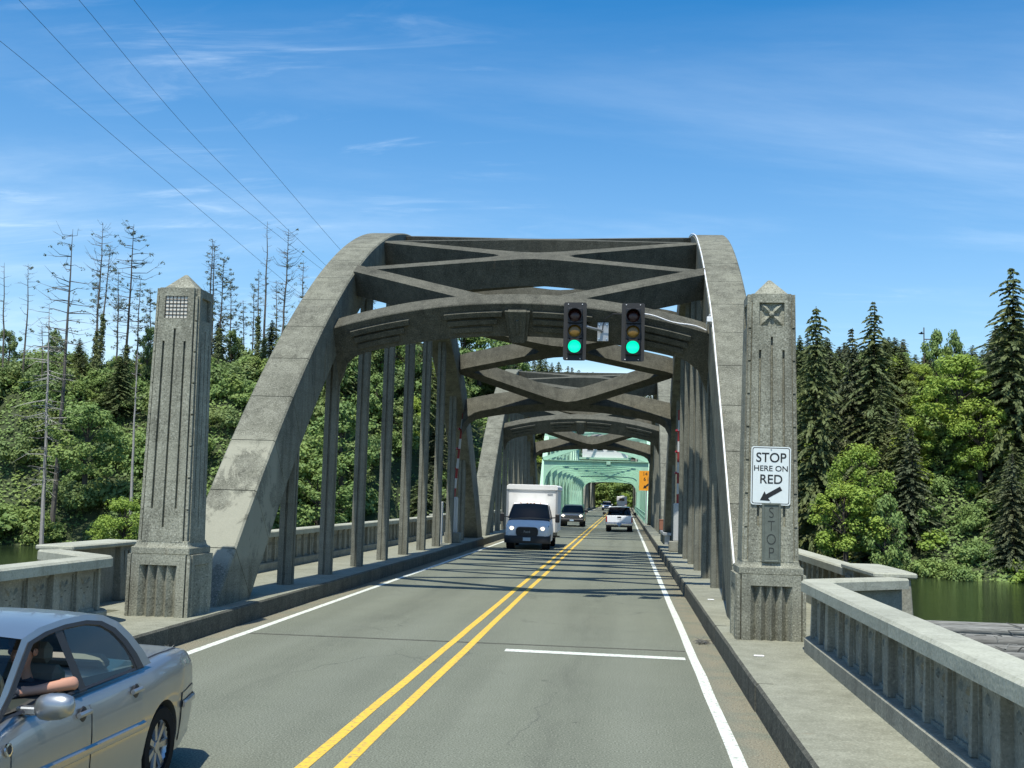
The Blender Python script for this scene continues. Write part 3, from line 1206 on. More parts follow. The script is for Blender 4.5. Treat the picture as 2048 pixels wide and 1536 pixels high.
def signal(x, z, label, plate):
    S = thing('traffic_light', label, 'traffic light', (x, SY, z), 'green traffic lights on the first arch')
    MB().prism(rrect(.262, .672, .05), .04, .052, xz).build('backplate', 'backplate', S)
    hs_ = MB()
    for k in range(3):
        zc = .355 - .355 * k
        hs_.prism(rrect(.168, .172, .03, 3), -.06, .17, lambda a, b, w: (a, w, b + zc))
    hs_.build('housing', 'black_plastic', S, bevel=.008)
    for k, (mat, nm) in enumerate((('lens_red_off', 'unlit red lens'), ('lens_amber_off', 'unlit amber lens'), ('lamp_green', 'lit green lens'))):
        zc = .355 - .355 * k
        ln = MB().disc_lathe([(.146, 0), (.13, .015), (.08, .03), (.001, .036)], (0, -.062, zc), (0, -1, 0), 28).build('lens', mat, S, smooth=60)
        ln['label'] = nm
        m = MB()
        n = 24
        a0, a1 = R(-50), R(230)
        L_ = .24 if k == 0 else .09
        rings = []
        for i in range(n + 1):
            a = a0 + (a1 - a0) * i / n
            f = .35 + .65 * max(0, math.sin(a)) if k == 0 else .5 + .5 * max(0, math.sin(a))
            ro, ri = .162, .152
            rings.append([(ro * math.cos(a), -.058, zc + ro * math.sin(a)), (ro * math.cos(a), -.058 - L_ * f, zc + ro * math.sin(a) - .02 * f), (ri * math.cos(a), -.058 - L_ * f, zc + ri * math.sin(a) - .02 * f), (ri * math.cos(a), -.058, zc + ri * math.sin(a))])
        m.loft(rings)
        m.build('visor', 'black_plastic', S)
    for (bx, bz) in ((-.16, .63), (.16, .63), (-.17, -.63), (.13, -.63)):
        MB().disc_lathe([(.013, 0), (.010, .01)], (bx, .04, bz), (0, -1, 0), 8).build('bolt', 'conduit_white', S)
    # bracket back to the concrete
    d = 1 if plate else -1
    MB().tube([(.20, .11, .14), (.30, .16, .12), (.38, .26, .11), (.55, .45, .10), (.62, .62, .09)] if plate else [(.0, .16, .10), (-.10, .35, .10), (-.22, .62, .12)], .032, 8).build('bracket', 'galvanised', S, smooth=40)
    if plate:
        pl = MB().box(.50, .76, .60, .625, -.14, .30).build('mounting_plate', 'galvanised', S, bevel=.004)
        pl.rotation_euler = (R(-34) * 0, 0, 0)
        for (bx, bz) in ((.54, .25), (.72, .25), (.54, -.09), (.72, -.09)):
            MB().disc_lathe([(.018, 0), (.014, .025)], (bx, .60, bz), (0, -1, 0), 6).build('bolt', 'chrome', S)
        MB().tube([(.62, .58, .10), (.63, .52, .22), (.68, .46, .36), (.85, .40, .47), (1.1, .35, .46), (1.3, .25, .40)], .012, 6).build('cable', 'black_plastic', S)
    return S


signal(1.375, 6.185, 'left of two lit green traffic lights on the arch beam', True)
signal(2.70, 6.185, 'right of two lit green traffic lights on the arch beam', False)

# white conduit up the right rib, with its branch along the beam
m = MB()
pts = []
for i in range(70):
    u = -19.2 + 20.5 * i / 69
    o, T, Nn = frame(u)
    wob = .015 * math.sin(u * .9)
    pts.append(o + Vector((RI + .02 + max(0, wob), 39.2, 0)) + Nn * (.03))
m.tube(pts, .017, 6)
cz = thing('conduit', 'thin white conduit running up the edge of the right rib', 'conduit', (0, 0, 0))
m.build('riser', 'conduit_white', cz, smooth=50)
o, T, Nn = frame(-12.0)
o = o + Vector((0, 39.2, 0))
br = []
for i in range(14):
    x = 4.42 - 1.75 * i / 13
    e = x / 4.5
    br.append(o + Vector((x, 0, 0)) + Nn * ((.32 - .72 * e * e) + (.03 * math.sin(i * .8))) - T * .2)
MB().tube([o + Vector((RI - .01, -.35, -.1)), o + Vector((RI - .08, -.25, -.32))] + br, .017, 6).build('branch', 'conduit_white', cz, smooth=50)
MB().box(RI - .10, RI + .02, o.y - .62, o.y - .5, o.z - .32, o.z - .2).build('junction_box', 'conduit_white', cz, bevel=.01)

# ------------------------------------------------------------------ barrier gates on the pavements
def gate(x, y, label, sgn):
    G = thing('barrier_gate', label, 'gate', (x, y, KZ), 'raised barrier gates')
    MB().box(-.34, .34, -.28, .28, 0, .42).build('plinth', 'concrete_pale', G, bevel=.02)
    MB().box(-.17, .17, -.17, .17, .42, 1.95).build('housing', 'gate_white', G, bevel=.03)
    MB().box(.19 * sgn - .08, .19 * sgn + .08, -.12, .12, .42, 1.25).build('motor_box', 'gate_white', G, bevel=.02)
    ang = R(4.5) * (-sgn if sgn < 0 else 0)
    z = 1.9
    arm = holder('arm', G)
    for k in range(9):
        L_ = .43
        a, b = z + k * L_, z + (k + 1) * L_
        tp = lambda zz: .058 - .026 * (zz - z) / 3.9
        off = lambda zz: (zz - z) * math.tan(ang)
        MB().hexa([(off(a) - tp(a), -.05, a), (off(a) + tp(a), -.05, a), (off(a) + tp(a), .05, a), (off(a) - tp(a), .05, a), (off(b) - tp(b), -.05, b), (off(b) + tp(b), -.05, b), (off(b) + tp(b), .05, b), (off(b) - tp(b), .05, b)]).build('stripe', 'gate_red' if k % 2 == 0 else 'gate_white', arm)
        if k in (3, 5, 7):
            MB().disc_lathe([(.06, 0), (.05, .03), (.001, .05)], (off(a) - .09, -.05, a), (0, -1, 0), 12).build('warning_lamp', 'tail_red', arm)
    MB().tube([(.1 * sgn, -.19, 1.9), (.32 * sgn, -.25, 1.55), (.34 * sgn, -.25, 1.1), (.2 * sgn, -.2, .8)], .012, 5).build('cable', 'black_plastic', G)
    return G


gate(-4.80, 50.4, 'raised red and white barrier gate by the left hangers', -1)
gate(4.74, 48.2, 'raised red and white barrier gate by the right hangers', 1)
B = thing('control_cabinet', 'narrow white control cabinet beside the left barrier gate', 'cabinet', (-5.02, 47.9, KZ))
MB().box(-.14, .14, -.15, .15, 0, 1.75).build('body', 'gate_white', B, bevel=.02)
MB().box(-.11, .11, -.162, -.148, .1, 1.65).build('door', 'gate_white', B, bevel=.006)
B = thing('orange_box', 'small rusty orange box on a ledge at the right hangers', 'box', (4.56, 60.2, KZ + .55))
MB().box(-.2, .2, -.2, .2, 0, .5).build('body', 'rust_box', B, bevel=.02)
MB().box(-.215, .215, -.215, .215, .5, .54).build('lid', 'rust_box', B, bevel=.01)
P = thing('ledge', 'low steel bench ledge beneath the orange box', 'ledge', (4.6, 58.0, KZ))
MB().box(-.2, .35, -2.6, 2.6, .42, .55).build('top', 'galvanised', P, bevel=.01)
for y in (-2.4, 0, 2.4):
    MB().box(-.12, .12, y - .06, y + .06, 0, .42).build('leg', 'galvanised', P)

# ------------------------------------------------------------------ green steel swing span
GY0, GY1 = 101., 204.
G = thing('steel_swing_span', 'pale green riveted steel truss span beyond the concrete arches', 'bridge span', (0, GY0, 0))
NP = 14
PL = (GY1 - GY0) / NP
GX = 4.72


def hgt(i):
    t = i / NP
    return 7.9 + 5.6 * math.sin(math.pi * min(1, max(0, (t * NP - 1) / (NP - 2))))


def member(name, a, b, w, d, parent, mat='steel_green', lattice=False):
    a, b = Vector(a), Vector(b)
    T = (b - a).normalized()
    X = Vector((1, 0, 0))
    if abs(T.x) > .9:
        X = Vector((0, 1, 0))
    Yv = T.cross(X).normalized()
    X = Yv.cross(T).normalized()
    m = MB()
    # riveted I shape: two flanges and a web
    for (x0, x1, y0, y1) in ((-w, w, -d, -d + .03), (-w, w, d - .03, d), (-.03, .03, -d + .03, d - .03), (-w, -w + .025, -d + .03, d - .03), (w - .025, w, -d + .03, d - .03)):
        vs = []
        for p in (a, b):
            vs += [p + X * x0 + Yv * y0, p + X * x1 + Yv * y0, p + X * x1 + Yv * y1, p + X * x0 + Yv * y1]
        m.hexa(vs)
    return m.build(name, mat, parent)


for sx in (-1, 1):
    x = sx * GX
    tops = [Vector((x, PL * i, hgt(i))) for i in range(1, NP)]
    member('end_post', (x, 0, .2), tops[0], .22, .24, G)
    member('end_post', (x, PL * NP, .2), tops[-1], .22, .24, G)
    for i in range(len(tops) - 1):
        member('top_chord', tops[i], tops[i + 1], .22, .24, G)
    for i in range(1, NP):
        member('vertical', (x, PL * i, .2), tops[i - 1], .16, .18, G)
        j = i + 1 if i < NP / 2 else i - 1
        if 0 < j < NP and i < NP / 2:
            member('diagonal', (x, PL * j, .3), tops[i - 1], .12, .13, G)
        elif i > NP / 2:
            member('diagonal', (x, PL * (i - 1), .3), tops[i - 1], .12, .13, G)
    member('bottom_chord', (x + sx * .05, 0, .15), (x + sx * .05, PL * NP, .15), .2, .28, G)
    rl = holder('railing', G)
    for z in (.75, 1.15):
        MB().box(x - sx * .35 - .04, x - sx * .35 + .04, 0, PL * NP, z, z + .09).build('rail', 'steel_green', rl)
    for k in range(52):
        MB().box(x - sx * .35 - .035, x - sx * .35 + .035, k * 1.98, k * 1.98 + .07, .2, 1.2).build('rail_post', 'steel_green', rl)


def sway(i, z_c, z_k, topz, parent, nm='portal_frame'):
    y = PL * i
    m = MB()
    W = GX - .1
    bot = []
    r = 1.25
    xs = [-W + 2 * W * k / 40 for k in range(41)]
    for x in xs:
        d = W - abs(x)
        z = z_c - .25 * (abs(x) / W) ** 2
        if d < r:
            z -= (r - math.sqrt(max(0, r * r - (r - d) ** 2))) * (z_c - z_k) / r
        bot.append((x, z))
    poly = bot + [(W, topz), (-W, topz)]
    m.prism(poly, y - .035, y + .035, lambda a, b, w: (a, w, b))
    # flange plates along the soffit and the top edge
    m.box(-W, W, y - .2, y + .2, topz, topz + .05)
    rings = [[(a, y - .17, b - .025), (a, y + .17, b - .025), (a, y + .17, b), (a, y - .17, b)] for a, b in bot]
    m.loft(rings)
    return m.build(nm, 'steel_green', parent)


for i in range(0, NP + 1):
    sway(i if 0 < i < NP else (i + (.35 if i == 0 else -.35)), 5.2 if i else 5.25, 3.3, 5.62, G, 'portal_frame' if i in (0, NP) else 'sway_frame')
for i in range(1, NP - 1):
    z0, z1 = hgt(i), hgt(i + 1)
    for sx in (-1, 1):
        member('top_lateral', (sx * GX, PL * i, z0), (-sx * GX, PL * (i + 1), z1), .10, .10, G)
for i in range(1, NP):
    member('top_strut', (-GX, PL * i, hgt(i)), (GX, PL * i, hgt(i)), .13, .16, G)
    if i in (1, 2, 3, 4, 10, 11, 12, 13):
        for sx in (-1, 1):
            member('sway_brace', (sx * GX, PL * i, 6.0), (0, PL * i, hgt(i) - .1), .08, .09, G)
for sx in (-1, 1):
    member('portal_strut', (sx * GX, PL * .36, 5.72), (0, PL * .55, 7.45), .16, .17, G)
    member('portal_strut', (0, PL * .55, 7.45), (-sx * GX, PL * 1.0, hgt(1) + .0), .12, .13, G)
for (x, z) in ((1.1, 5.35),):
    MB().box(x - .18, x + .18, PL * .35 - .25, PL * .35 - .08, z, z + .28).build('lamp_box', 'steel_green', G)

Sg = thing('clearance_sign', 'small orange sign with black arrow on the right green post', 'sign', (4.38, 98.2, 3.95))
MB().box(-.62, .62, 0, .03, -.82, .82).build('face', 'sign_orange', Sg)
for k, (t, z, s_z) in enumerate((('14 ft', .55, .42), ('6 in', .12, .42))):
    lettering('lettering', t, s_z, (.05, -.012, z), 'sign_black', Sg)
MB().prism([(a * 1.9 * math.cos(R(40)) - b * 1.9 * math.sin(R(40)), a * 1.9 * math.sin(R(40)) + b * 1.9 * math.cos(R(40)) - .42) for a, b in ar], -.012, 0, xz).build('arrow', 'sign_black', Sg)
MB().box(-.05, .05, .03, .09, -3.7, .6).build('sign_post', 'galvanised', Sg)

# operator's cabin above the middle of the swing span
Cb = thing('bridge_cabin', 'white timber cabin with grey hipped roof above the green span', 'cabin', (0, 152.5, 7.3))
for sx in (-1, 1):
    for y0 in (-3, 3):
        member('support_post', (sx * 3.1, y0, -1.3), (sx * 3.1, y0, 0), .12, .12, Cb)
MB().box(-3.3, 3.3, -3.3, 3.3, 0, .25).build('floor', 'steel_green', Cb)
MB().box(-2.9, 2.9, -2.9, 2.9, .25, 3.0).build('wall', 'cabin_white', Cb)
rf = MB()
rf.add([(-3.6, -3.6, 2.95), (3.6, -3.6, 2.95), (3.6, 3.6, 2.95), (-3.6, 3.6, 2.95), (-.6, 0, 4.9), (.6, 0, 4.9)], [(0, 1, 5, 4), (1, 2, 5), (2, 3, 4, 5), (3, 0, 4), (3, 2, 1, 0)])
rf.build('roof', 'roof_shingle', Cb)
for x in (-1.9, -.65, .65, 1.9):
    w_ = MB().box(x - .45, x + .45, -2.94, -2.9, 1.1, 2.4).build('window', 'cabin_white', Cb)
    MB().box(x - .38, x + .38, -2.96, -2.94, 1.17, 2.33).build('pane', 'dark_glass', w_)
# ------------------------------------------------------------------ vehicles
def wheel_meshes(r, w, spokes=7):
    t = MB().disc_lathe([(r * .66, -w / 2), (r * .93, -w / 2), (r, -w * .33), (r, w * .33), (r * .93, w / 2), (r * .66, w / 2), (r * .64, w * .3), (r * .64, -w * .3), (r * .66, -w / 2)], (0, 0, 0), (1, 0, 0), 32)
    tyre = t.mesh('tyre', 'rubber', 35)
    m = MB()
    m.disc_lathe([(r * .66, -w * .42), (r * .69, -w * .46), (r * .69, w * .46), (r * .66, w * .42), (r * .60, w * .2), (r * .60, -w * .2), (r * .66, -w * .42)], (0, 0, 0), (1, 0, 0), 28)
    for sgn in (-1, 1):
        m.disc_lathe([(r * .17, sgn * w * .30), (r * .15, sgn * w * .40), (r * .05, sgn * w * .42)], (0, 0, 0), (1, 0, 0), 14)
        for k in range(spokes):
            a = 2 * math.pi * k / spokes
            ca, sa = math.cos(a), math.sin(a)
            def P(rr, t, off):
                return (sgn * off, rr * ca - t * sa, rr * sa + t * ca)
            m.hexa([P(r * .12, -r * .07, w * .26), P(r * .12, r * .07, w * .26), P(r * .66, r * .10, w * .30), P(r * .66, -r * .10, w * .30), P(r * .12, -r * .055, w * .37), P(r * .12, r * .055, w * .37), P(r * .66, r * .08, w * .40), P(r * .66, -r * .08, w * .40)])
    m.disc_lathe([(r * .62, -w * .05), (r * .62, w * .05)], (0, 0, 0), (1, 0, 0), 24, 1)
    rim = m.mesh('rim', ['alloy', 'dark_trim'], 30)
    return tyre, rim


def interp(tab, x):
    if x <= tab[0][0]:
        return tab[0][1]
    for (a, b), (c, d) in zip(tab[:-1], tab[1:]):
        if x <= c:
            t = (x - a) / (c - a)
            t = t * t * (3 - 2 * t) * .5 + t * .5
            return b + (d - b) * t
    return tab[-1][1]


def boolean_cut(ob, cutters):
    for c in cutters:
        md = ob.modifiers.new('cut', 'BOOLEAN')
        md.operation = 'DIFFERENCE'
        md.object = c
        md.solver = 'EXACT'
    dg = bpy.context.evaluated_depsgraph_get()
    dg.update()
    me = bpy.data.meshes.new_from_object(ob.evaluated_get(dg))
    ob.modifiers.clear()
    ob.data = me
    for c in cutters:
        bpy.data.objects.remove(c)


def cutter(c, r, w, parent):
    m = MB().disc_lathe([(r, -w), (r, w)], c, (1, 0, 0), 36)
    return put('cutter', m.mesh('cutter', 'dark_trim'), parent)


class Car:
    """lofted body; s runs from the nose (0) to the tail (L); local y = s - L/2, nose towards -y"""

    def __init__(s, root, L, hw, ztop, zbot, wtab, paint, crown=.03, bulge=.62):
        s.r, s.L, s.hw, s.zt, s.zb, s.wt, s.p, s.crown, s.bulge = root, L, hw, ztop, zbot, wtab, paint, crown, bulge

    def sec(s, a, off=0.):
        w = s.hw * interp(s.wt, a) + off
        zt, zb = interp(s.zt, a), interp(s.zb, a)
        zm = zb + (zt - zb) * s.bulge
        c = s.crown
        return [(0, zt + c), (.45 * w, zt + c * .85), (.80 * w, zt + c * .25), (.915 * w, zt - .022), (.965 * w, zt - .085), (.99 * w, (zt + zm) / 2), (w, zm), (.995 * w, zb + (zm - zb) * .55), (.975 * w, zb + (zm - zb) * .22), (.93 * w, zb), (.5 * w, zb - .02), (0, zb - .02)]

    def body(s, stations, wheels, wr, arch=1.13):
        rings = []
        fine = []
        for a, b in zip(stations[:-1], stations[1:]):
            n = max(1, int((b - a) / .07))
            fine += [a + (b - a) * k / n for k in range(n)]
        fine.append(stations[-1])
        for a in fine:
            h0 = s.sec(a)
            h = []
            for i in range(len(h0) - 1):
                p0, p1, p2, p3 = h0[max(0, i - 1)], h0[i], h0[i + 1], h0[min(len(h0) - 1, i + 2)]
                for k in range(3):
                    t = k / 3
                    h.append(tuple(.5 * ((2 * p1[c]) + (p2[c] - p0[c]) * t + (2 * p0[c] - 5 * p1[c] + 4 * p2[c] - p3[c]) * t * t + (3 * p1[c] - p0[c] - 3 * p2[c] + p3[c]) * t ** 3) for c in (0, 1)))
            h.append(h0[-1])
            h[0] = (0, h[0][1])
            rings.append([(x, a - s.L / 2, z) for x, z in h] + [(-x, a - s.L / 2, z) for x, z in reversed(h[1:-1])])
        m = MB().loft(rings)
        ob = m.build('body', s.p, s.r)
        boolean_cut(ob, [cutter((sx * s.hw, a - s.L / 2, wr), wr * arch, .30, s.r) for a in wheels for sx in (-1, 1)])
        bm = bmesh.new()
        bm.from_mesh(ob.data)
        bmesh.ops.triangulate(bm, faces=[f for f in bm.faces if len(f.verts) > 4])
        bm.to_mesh(ob.data)
        bm.free()
        ob.data.polygons.foreach_set('use_smooth', [True] * len(ob.data.polygons))
        ob.data.set_sharp_from_angle(angle=R(38))
        for a in wheels:
            for sx in (-1, 1):
                MB().disc_lathe([(wr * arch * .99, -.12), (wr * arch * .99, .14)], (sx * (s.hw - .26), a - s.L / 2, wr), (1, 0, 0), 24).build('wheel_well', 'dark_trim', s.r)
        return ob

    def wheels(s, ws, r, w, ty, rm):
        for a in ws:
            for sx in (-1, 1):
                h = holder('wheel', s.r)
                h.location = (sx * (s.hw - w / 2 - .025), a - s.L / 2, r)
                put('tyre', ty, h)
                put('rim', rm, h)

    def skin(s, name, a0, a1, i0, i1, off, mat, sx, n=6, parent=None):
        """a panel lying just proud of the body between two stations"""
        rings = []
        for k in range(n + 1):
            a = a0 + (a1 - a0) * k / n
            h = s.sec(a, off)
            rings.append([(sx * x, a - s.L / 2, z) for x, z in h[i0:i1 + 1]])
        m = MB().loft(rings, False, False)
        return m.build(name, mat, parent or s.r, smooth=45)


def side_x(z, z0, x0, z1, x1):
    t = (z - z0) / (z1 - z0)
    return x0 + (x1 - x0) * (t ** 1.25 if t > 0 else t)


def greenhouse(car, G, Wn, zx, pillars, glass_mat, roof_rng, paint, crown=.045, open_front=False):
    """G: outer outline (s, z) from the windscreen foot over the roof to the rear foot; Wn: window outline paired point for point"""
    L = car.L
    X = lambda z: side_x(z, *zx)
    root = car.r
    for sx in (-1, 1):
        m = MB()
        n = len(G)
        out_ = [(sx * X(z), a - L / 2, z) for a, z in G]
        inn = [(sx * (X(z) + .004), a - L / 2, z) for a, z in Wn]
        m.add(out_ + inn, [(i, i + 1, i + 1 + n, i + n) for i in range(n - 1)])
        m.build('window_frame', paint, root, smooth=50)
        # black seal just inside the frame
        m = MB()
        cen = (sum(a for a, z in Wn) / n, sum(z for a, z in Wn) / n)
        ins = [(a + (cen[0] - a) * .035, z + (cen[1] - z) * .06) for a, z in Wn]
        m.add([(sx * (X(z) + .006), a - L / 2, z) for a, z in Wn] + [(sx * (X(z) - .004), a - L / 2, z) for a, z in ins], [(i, (i + 1) % n, (i + 1) % n + n, i + n) for i in range(n)])
        m.build('window_seal', 'dark_trim', root)
        mid_ = [(w[0] + (g[0] - w[0]) * .42, w[1] + (g[1] - w[1]) * .42) for g, w in zip(G, Wn)]
        MB().add([(sx * (X(z) + .009), a - L / 2, z) for a, z in mid_] + [(sx * (X(z) + .009), a - L / 2, z) for a, z in Wn], [(i, i + 1, i + 1 + n, i + n) for i in range(n - 1)]).build('door_frame', 'dark_trim', root, smooth=50)
        for (p0, p1, lean) in pillars:
            zt = max(z for a, z in Wn)
            zlo = min(z for a, z in Wn)
            MB().add([(sx * (X(zlo) + .005), p0 - L / 2, zlo), (sx * (X(zlo) + .005), p1 - L / 2, zlo), (sx * (X(zt) + .005), p1 + lean - L / 2, zt), (sx * (X(zt) + .005), p0 + lean - L / 2, zt)], [(0, 1, 2, 3)]).build('pillar', 'dark_trim', root)
        # panes: split the outline at the pillar
        cuts = [min(a for a, z in Wn)] + [(p0 + p1) / 2 for p0, p1, l in pillars] + [max(a for a, z in Wn)]
        for k in range(len(cuts) - 1):
            if open_front and k == 0 and sx > 0:
                continue
            lo, hi = cuts[k], cuts[k + 1]
            poly = [(a, z) for a, z in ins if lo - 1e-6 <= a <= hi + 1e-6]
            zl = min(z for a, z in ins)
            def ztp(a):
                best = zl
                for (a0, z0), (a1, z1) in zip(ins[:-1], ins[1:]):
                    if min(a0, a1) <= a <= max(a0, a1) and abs(a1 - a0) > 1e-6:
                        best = max(best, z0 + (z1 - z0) * (a - a0) / (a1 - a0))
                return best
            xs = [lo + (hi - lo) * i / 10 for i in range(11)]
            poly = [(a, zl) for a in xs] + [(a, max(zl + .003, ztp(a))) for a in reversed(xs)]
            MB().add([(sx * (X(z) - .004), a - L / 2, z) for a, z in poly], [(i, i + 1, 20 - i, 21 - i) for i in range(10)]).build('side_window', glass_mat, root, smooth=60)
    # roof, windscreen and rear window lofted across between the two outlines
    def ring(a, z, cr):
        x = X(z)
        return [(x * t, a - L / 2 - 0, z + cr * (1 - t * t)) for t in [-1 + 2 * i / 10 for i in range(11)]]
    k0, k1 = roof_rng
    m = MB().loft([ring(a, z, crown) for a, z in G[k0:k1 + 1]], False, False)
    m.build('roof', paint, root, smooth=50)
    def scr(name, lo, hi, bow):
        rows = []
        for i in range(lo, hi + 1):
            a, z = G[i]
            x = X(z) - .035
            rows.append([(x * t, a - L / 2 + bow * (1 - t * t), z + crown * .5 * (1 - t * t)) for t in [-1 + 2 * j / 10 for j in range(11)]])
        MB().loft(rows, False, False).build(name, glass_mat, root, smooth=60)
    scr('windscreen', 0, k0, -.13)
    scr('rear_window', k1, len(G) - 1, .10)


def lathe_pt(root, name, mat, c, ax, prof, n=16):
    return MB().disc_lathe(prof, c, ax, n).build(name, mat, root, smooth=50)


# ---- a seated person, one continuous skinned body
def person_mesh(name, lean=0.):
    """seated at the wheel; the left elbow rests on the window sill (towards +x)"""
    j = {
        'pel': ((0, .10, .0), .15), 'waist': ((0, .08, .18), .14), 'chest': ((0, .06, .40), .165), 'neck0': ((0, .05, .53), .075), 'neck': ((0, .03, .60), .055), 'chin': ((0, .00, .66), .062), 'head': ((0, .015, .74), .092), 'crown': ((0, .03, .83), .070),
        'shl': ((.18, .06, .47), .075), 'ell': ((.40, .02, .545), .050), 'wrl': ((.22, -.22, .52), .033), 'hal': ((.15, -.29, .52), .036),
        'shr': ((-.18, .06, .47), .075), 'elr': ((-.26, -.16, .25), .050), 'wrr': ((-.12, -.38, .33), .033), 'har': ((-.07, -.44, .36), .036),
        'hpl': ((.10, .0, -.02), .10), 'knl': ((.13, -.42, .06), .07), 'hpr': ((-.10, .0, -.02), .10), 'knr': ((-.13, -.42, .06), .07)}
    names = list(j)
    ed = [('pel', 'waist'), ('waist', 'chest'), ('chest', 'neck0'), ('neck0', 'neck'), ('neck', 'chin'), ('chin', 'head'), ('head', 'crown'), ('chest', 'shl'), ('shl', 'ell'), ('ell', 'wrl'), ('wrl', 'hal'), ('chest', 'shr'), ('shr', 'elr'), ('elr', 'wrr'), ('wrr', 'har'), ('pel', 'hpl'), ('hpl', 'knl'), ('pel', 'hpr'), ('hpr', 'knr')]
    for sgn, hn in ((1, 'hal'), (-1, 'har')):
        b = Vector(j[hn][0])
        for k in range(4):
            q = (b.x - sgn * (.012 + .0), b.y - .035, b.z + .03 - .02 * k)
            q2 = (b.x - sgn * .035, b.y - .06, b.z + .02 - .02 * k)
            j[hn + 'f%d' % k] = (q, .010)
            j[hn + 'g%d' % k] = (q2, .008)
            ed += [(hn, hn + 'f%d' % k), (hn + 'f%d' % k, hn + 'g%d' % k)]
        j[hn + 't'] = ((b.x - sgn * .03, b.y - .01, b.z + .035), .010)
        ed.append((hn, hn + 't'))
    names = list(j)
    me = bpy.data.meshes.new(name)
    me.from_pydata([j[k][0] for k in names], [(names.index(a), names.index(b)) for a, b in ed], [])
    ob = bpy.data.objects.new(name, me)
    COL.objects.link(ob)
    sk = ob.modifiers.new('skin', 'SKIN')
    for i, k in enumerate(names):
        me.skin_vertices[0].data[i].radius = (j[k][1], j[k][1])
    me.skin_vertices[0].data[0].use_root = True
    sb = ob.modifiers.new('sub', 'SUBSURF')
    sb.levels = sb.render_levels = 2
    dg = bpy.context.evaluated_depsgraph_get()
    dg.update()
    out_ = bpy.data.meshes.new_from_object(ob.evaluated_get(dg))
    bpy.data.objects.remove(ob)
    out_.materials.clear()
    out_.materials.append(MATS['skin'])
    out_.materials.append(MATS['shirt'])
    for p in out_.polygons:
        c = p.center
        sleeve = abs(c.x) > .17 and (Vector((abs(c.x), c.y, c.z)) - Vector((.18, .06, .47))).length > .22
        p.material_index = 0 if (c.z > .56 or sleeve and c.z > .15) else 1
        p.use_smooth = True
    return out_


PERSON = person_mesh('person')
HAIR = MB()
HAIR.loft([[(0 + .100 * rr * math.cos(2 * math.pi * k / 14), .028 + .112 * rr * math.sin(2 * math.pi * k / 14) + (.02 if zz < .78 else 0), zz) for k in range(14)] for rr, zz in ((.62, .70), (.88, .74), (1.0, .79), (.93, .845), (.62, .885), (.1, .90))])
HAIR_ME = HAIR.mesh('hair', 'hair', True)


def face_parts(p):
    MB().disc_lathe([(.016, 0), (.012, .02), (.002, .032)], (0, -.075, .725), (0, -1, -.25), 10).build('nose', 'skin', p, smooth=60)
    for sx in (-1, 1):
        MB().disc_lathe([(.011, 0), (.008, .006)], (sx * .033, -.076, .755), (0, -1, 0), 8).build('eye', 'hair', p)
        MB().disc_lathe([(.028, 0), (.02, .012)], (sx * .088, .02, .735), (sx, 0, 0), 10).build('ear', 'skin', p)
    MB().box(-.025, .025, -.072, -.066, .685, .692).build('mouth', 'tail_red', p)


def seat_person(label, loc, rotz=0.):
    p = put('person', PERSON, None, loc, (0, 0, rotz))
    tag(p, label, 'person')
    put('hair', HAIR_ME, p)
    face_parts(p)
    return p


# ---- silver sedan in the oncoming lane
SL = 5.0
SED = thing('silver_sedan', 'silver sedan with its driver window open, in the lower left corner', 'car', (-1.985, 5.35 + SL / 2, 0))
zt = [(0, .60), (.10, .70), (.45, .79), (1.35, .90), (1.75, .955), (2.6, .965), (3.6, .985), (4.2, 1.005), (4.72, .985), (4.90, .92), (5.0, .80)]
zb = [(0, .34), (.15, .24), (.8, .19), (4.3, .20), (4.8, .27), (5.0, .36)]
wt = [(0, .62), (.06, .74), (.22, .89), (.55, .965), (1.2, .99), (2.4, 1.0), (3.7, 1.0), (4.3, .97), (4.7, .90), (4.90, .80), (5.0, .66)]
car = Car(SED, SL, .935, zt, zb, wt, 'silver_paint', .025, .60)
WR = .325
ws = [1.02, 3.88]
car.body([0, .03, .08, .16, .3, .5, .8, 1.1, 1.4, 1.7, 2.0, 2.4, 2.8, 3.2, 3.6, 4.0, 4.3, 4.55, 4.72, 4.84, 4.92, 4.97, 5.0], ws, WR)
TY, RM = wheel_meshes(WR, .225, 7)
car.wheels(ws, WR, .225, TY, RM)
Gs = [(1.28, .945), (1.54, 1.10), (1.78, 1.26), (1.98, 1.385), (2.24, 1.43), (2.58, 1.45), (2.94, 1.448), (3.20, 1.42), (3.40, 1.35), (3.54, 1.24), (3.65, 1.12), (3.74, 1.0)]
Ws = [(1.47, .965), (1.69, 1.10), (1.90, 1.24), (2.08, 1.345), (2.32, 1.378), (2.58, 1.392), (2.88, 1.388), (3.08, 1.36), (3.23, 1.295), (3.34, 1.20), (3.42, 1.09), (3.46, .99)]
greenhouse(car, Gs, Ws, (.95, .865, 1.45, .665), [(2.50, 2.61, -.09)], 'car_glass', (3, 7), 'silver_paint', .03, True)
y_ = lambda a: a - SL / 2
MB().add([(-.80, y_(1.4), .972), (.80, y_(1.4), .972), (.83, y_(3.7), .992), (-.83, y_(3.7), .992)], [(0, 1, 2, 3)]).build('cabin_filler', 'interior', SED)  # dark sheet at sill height, stands in for the dim cabin below
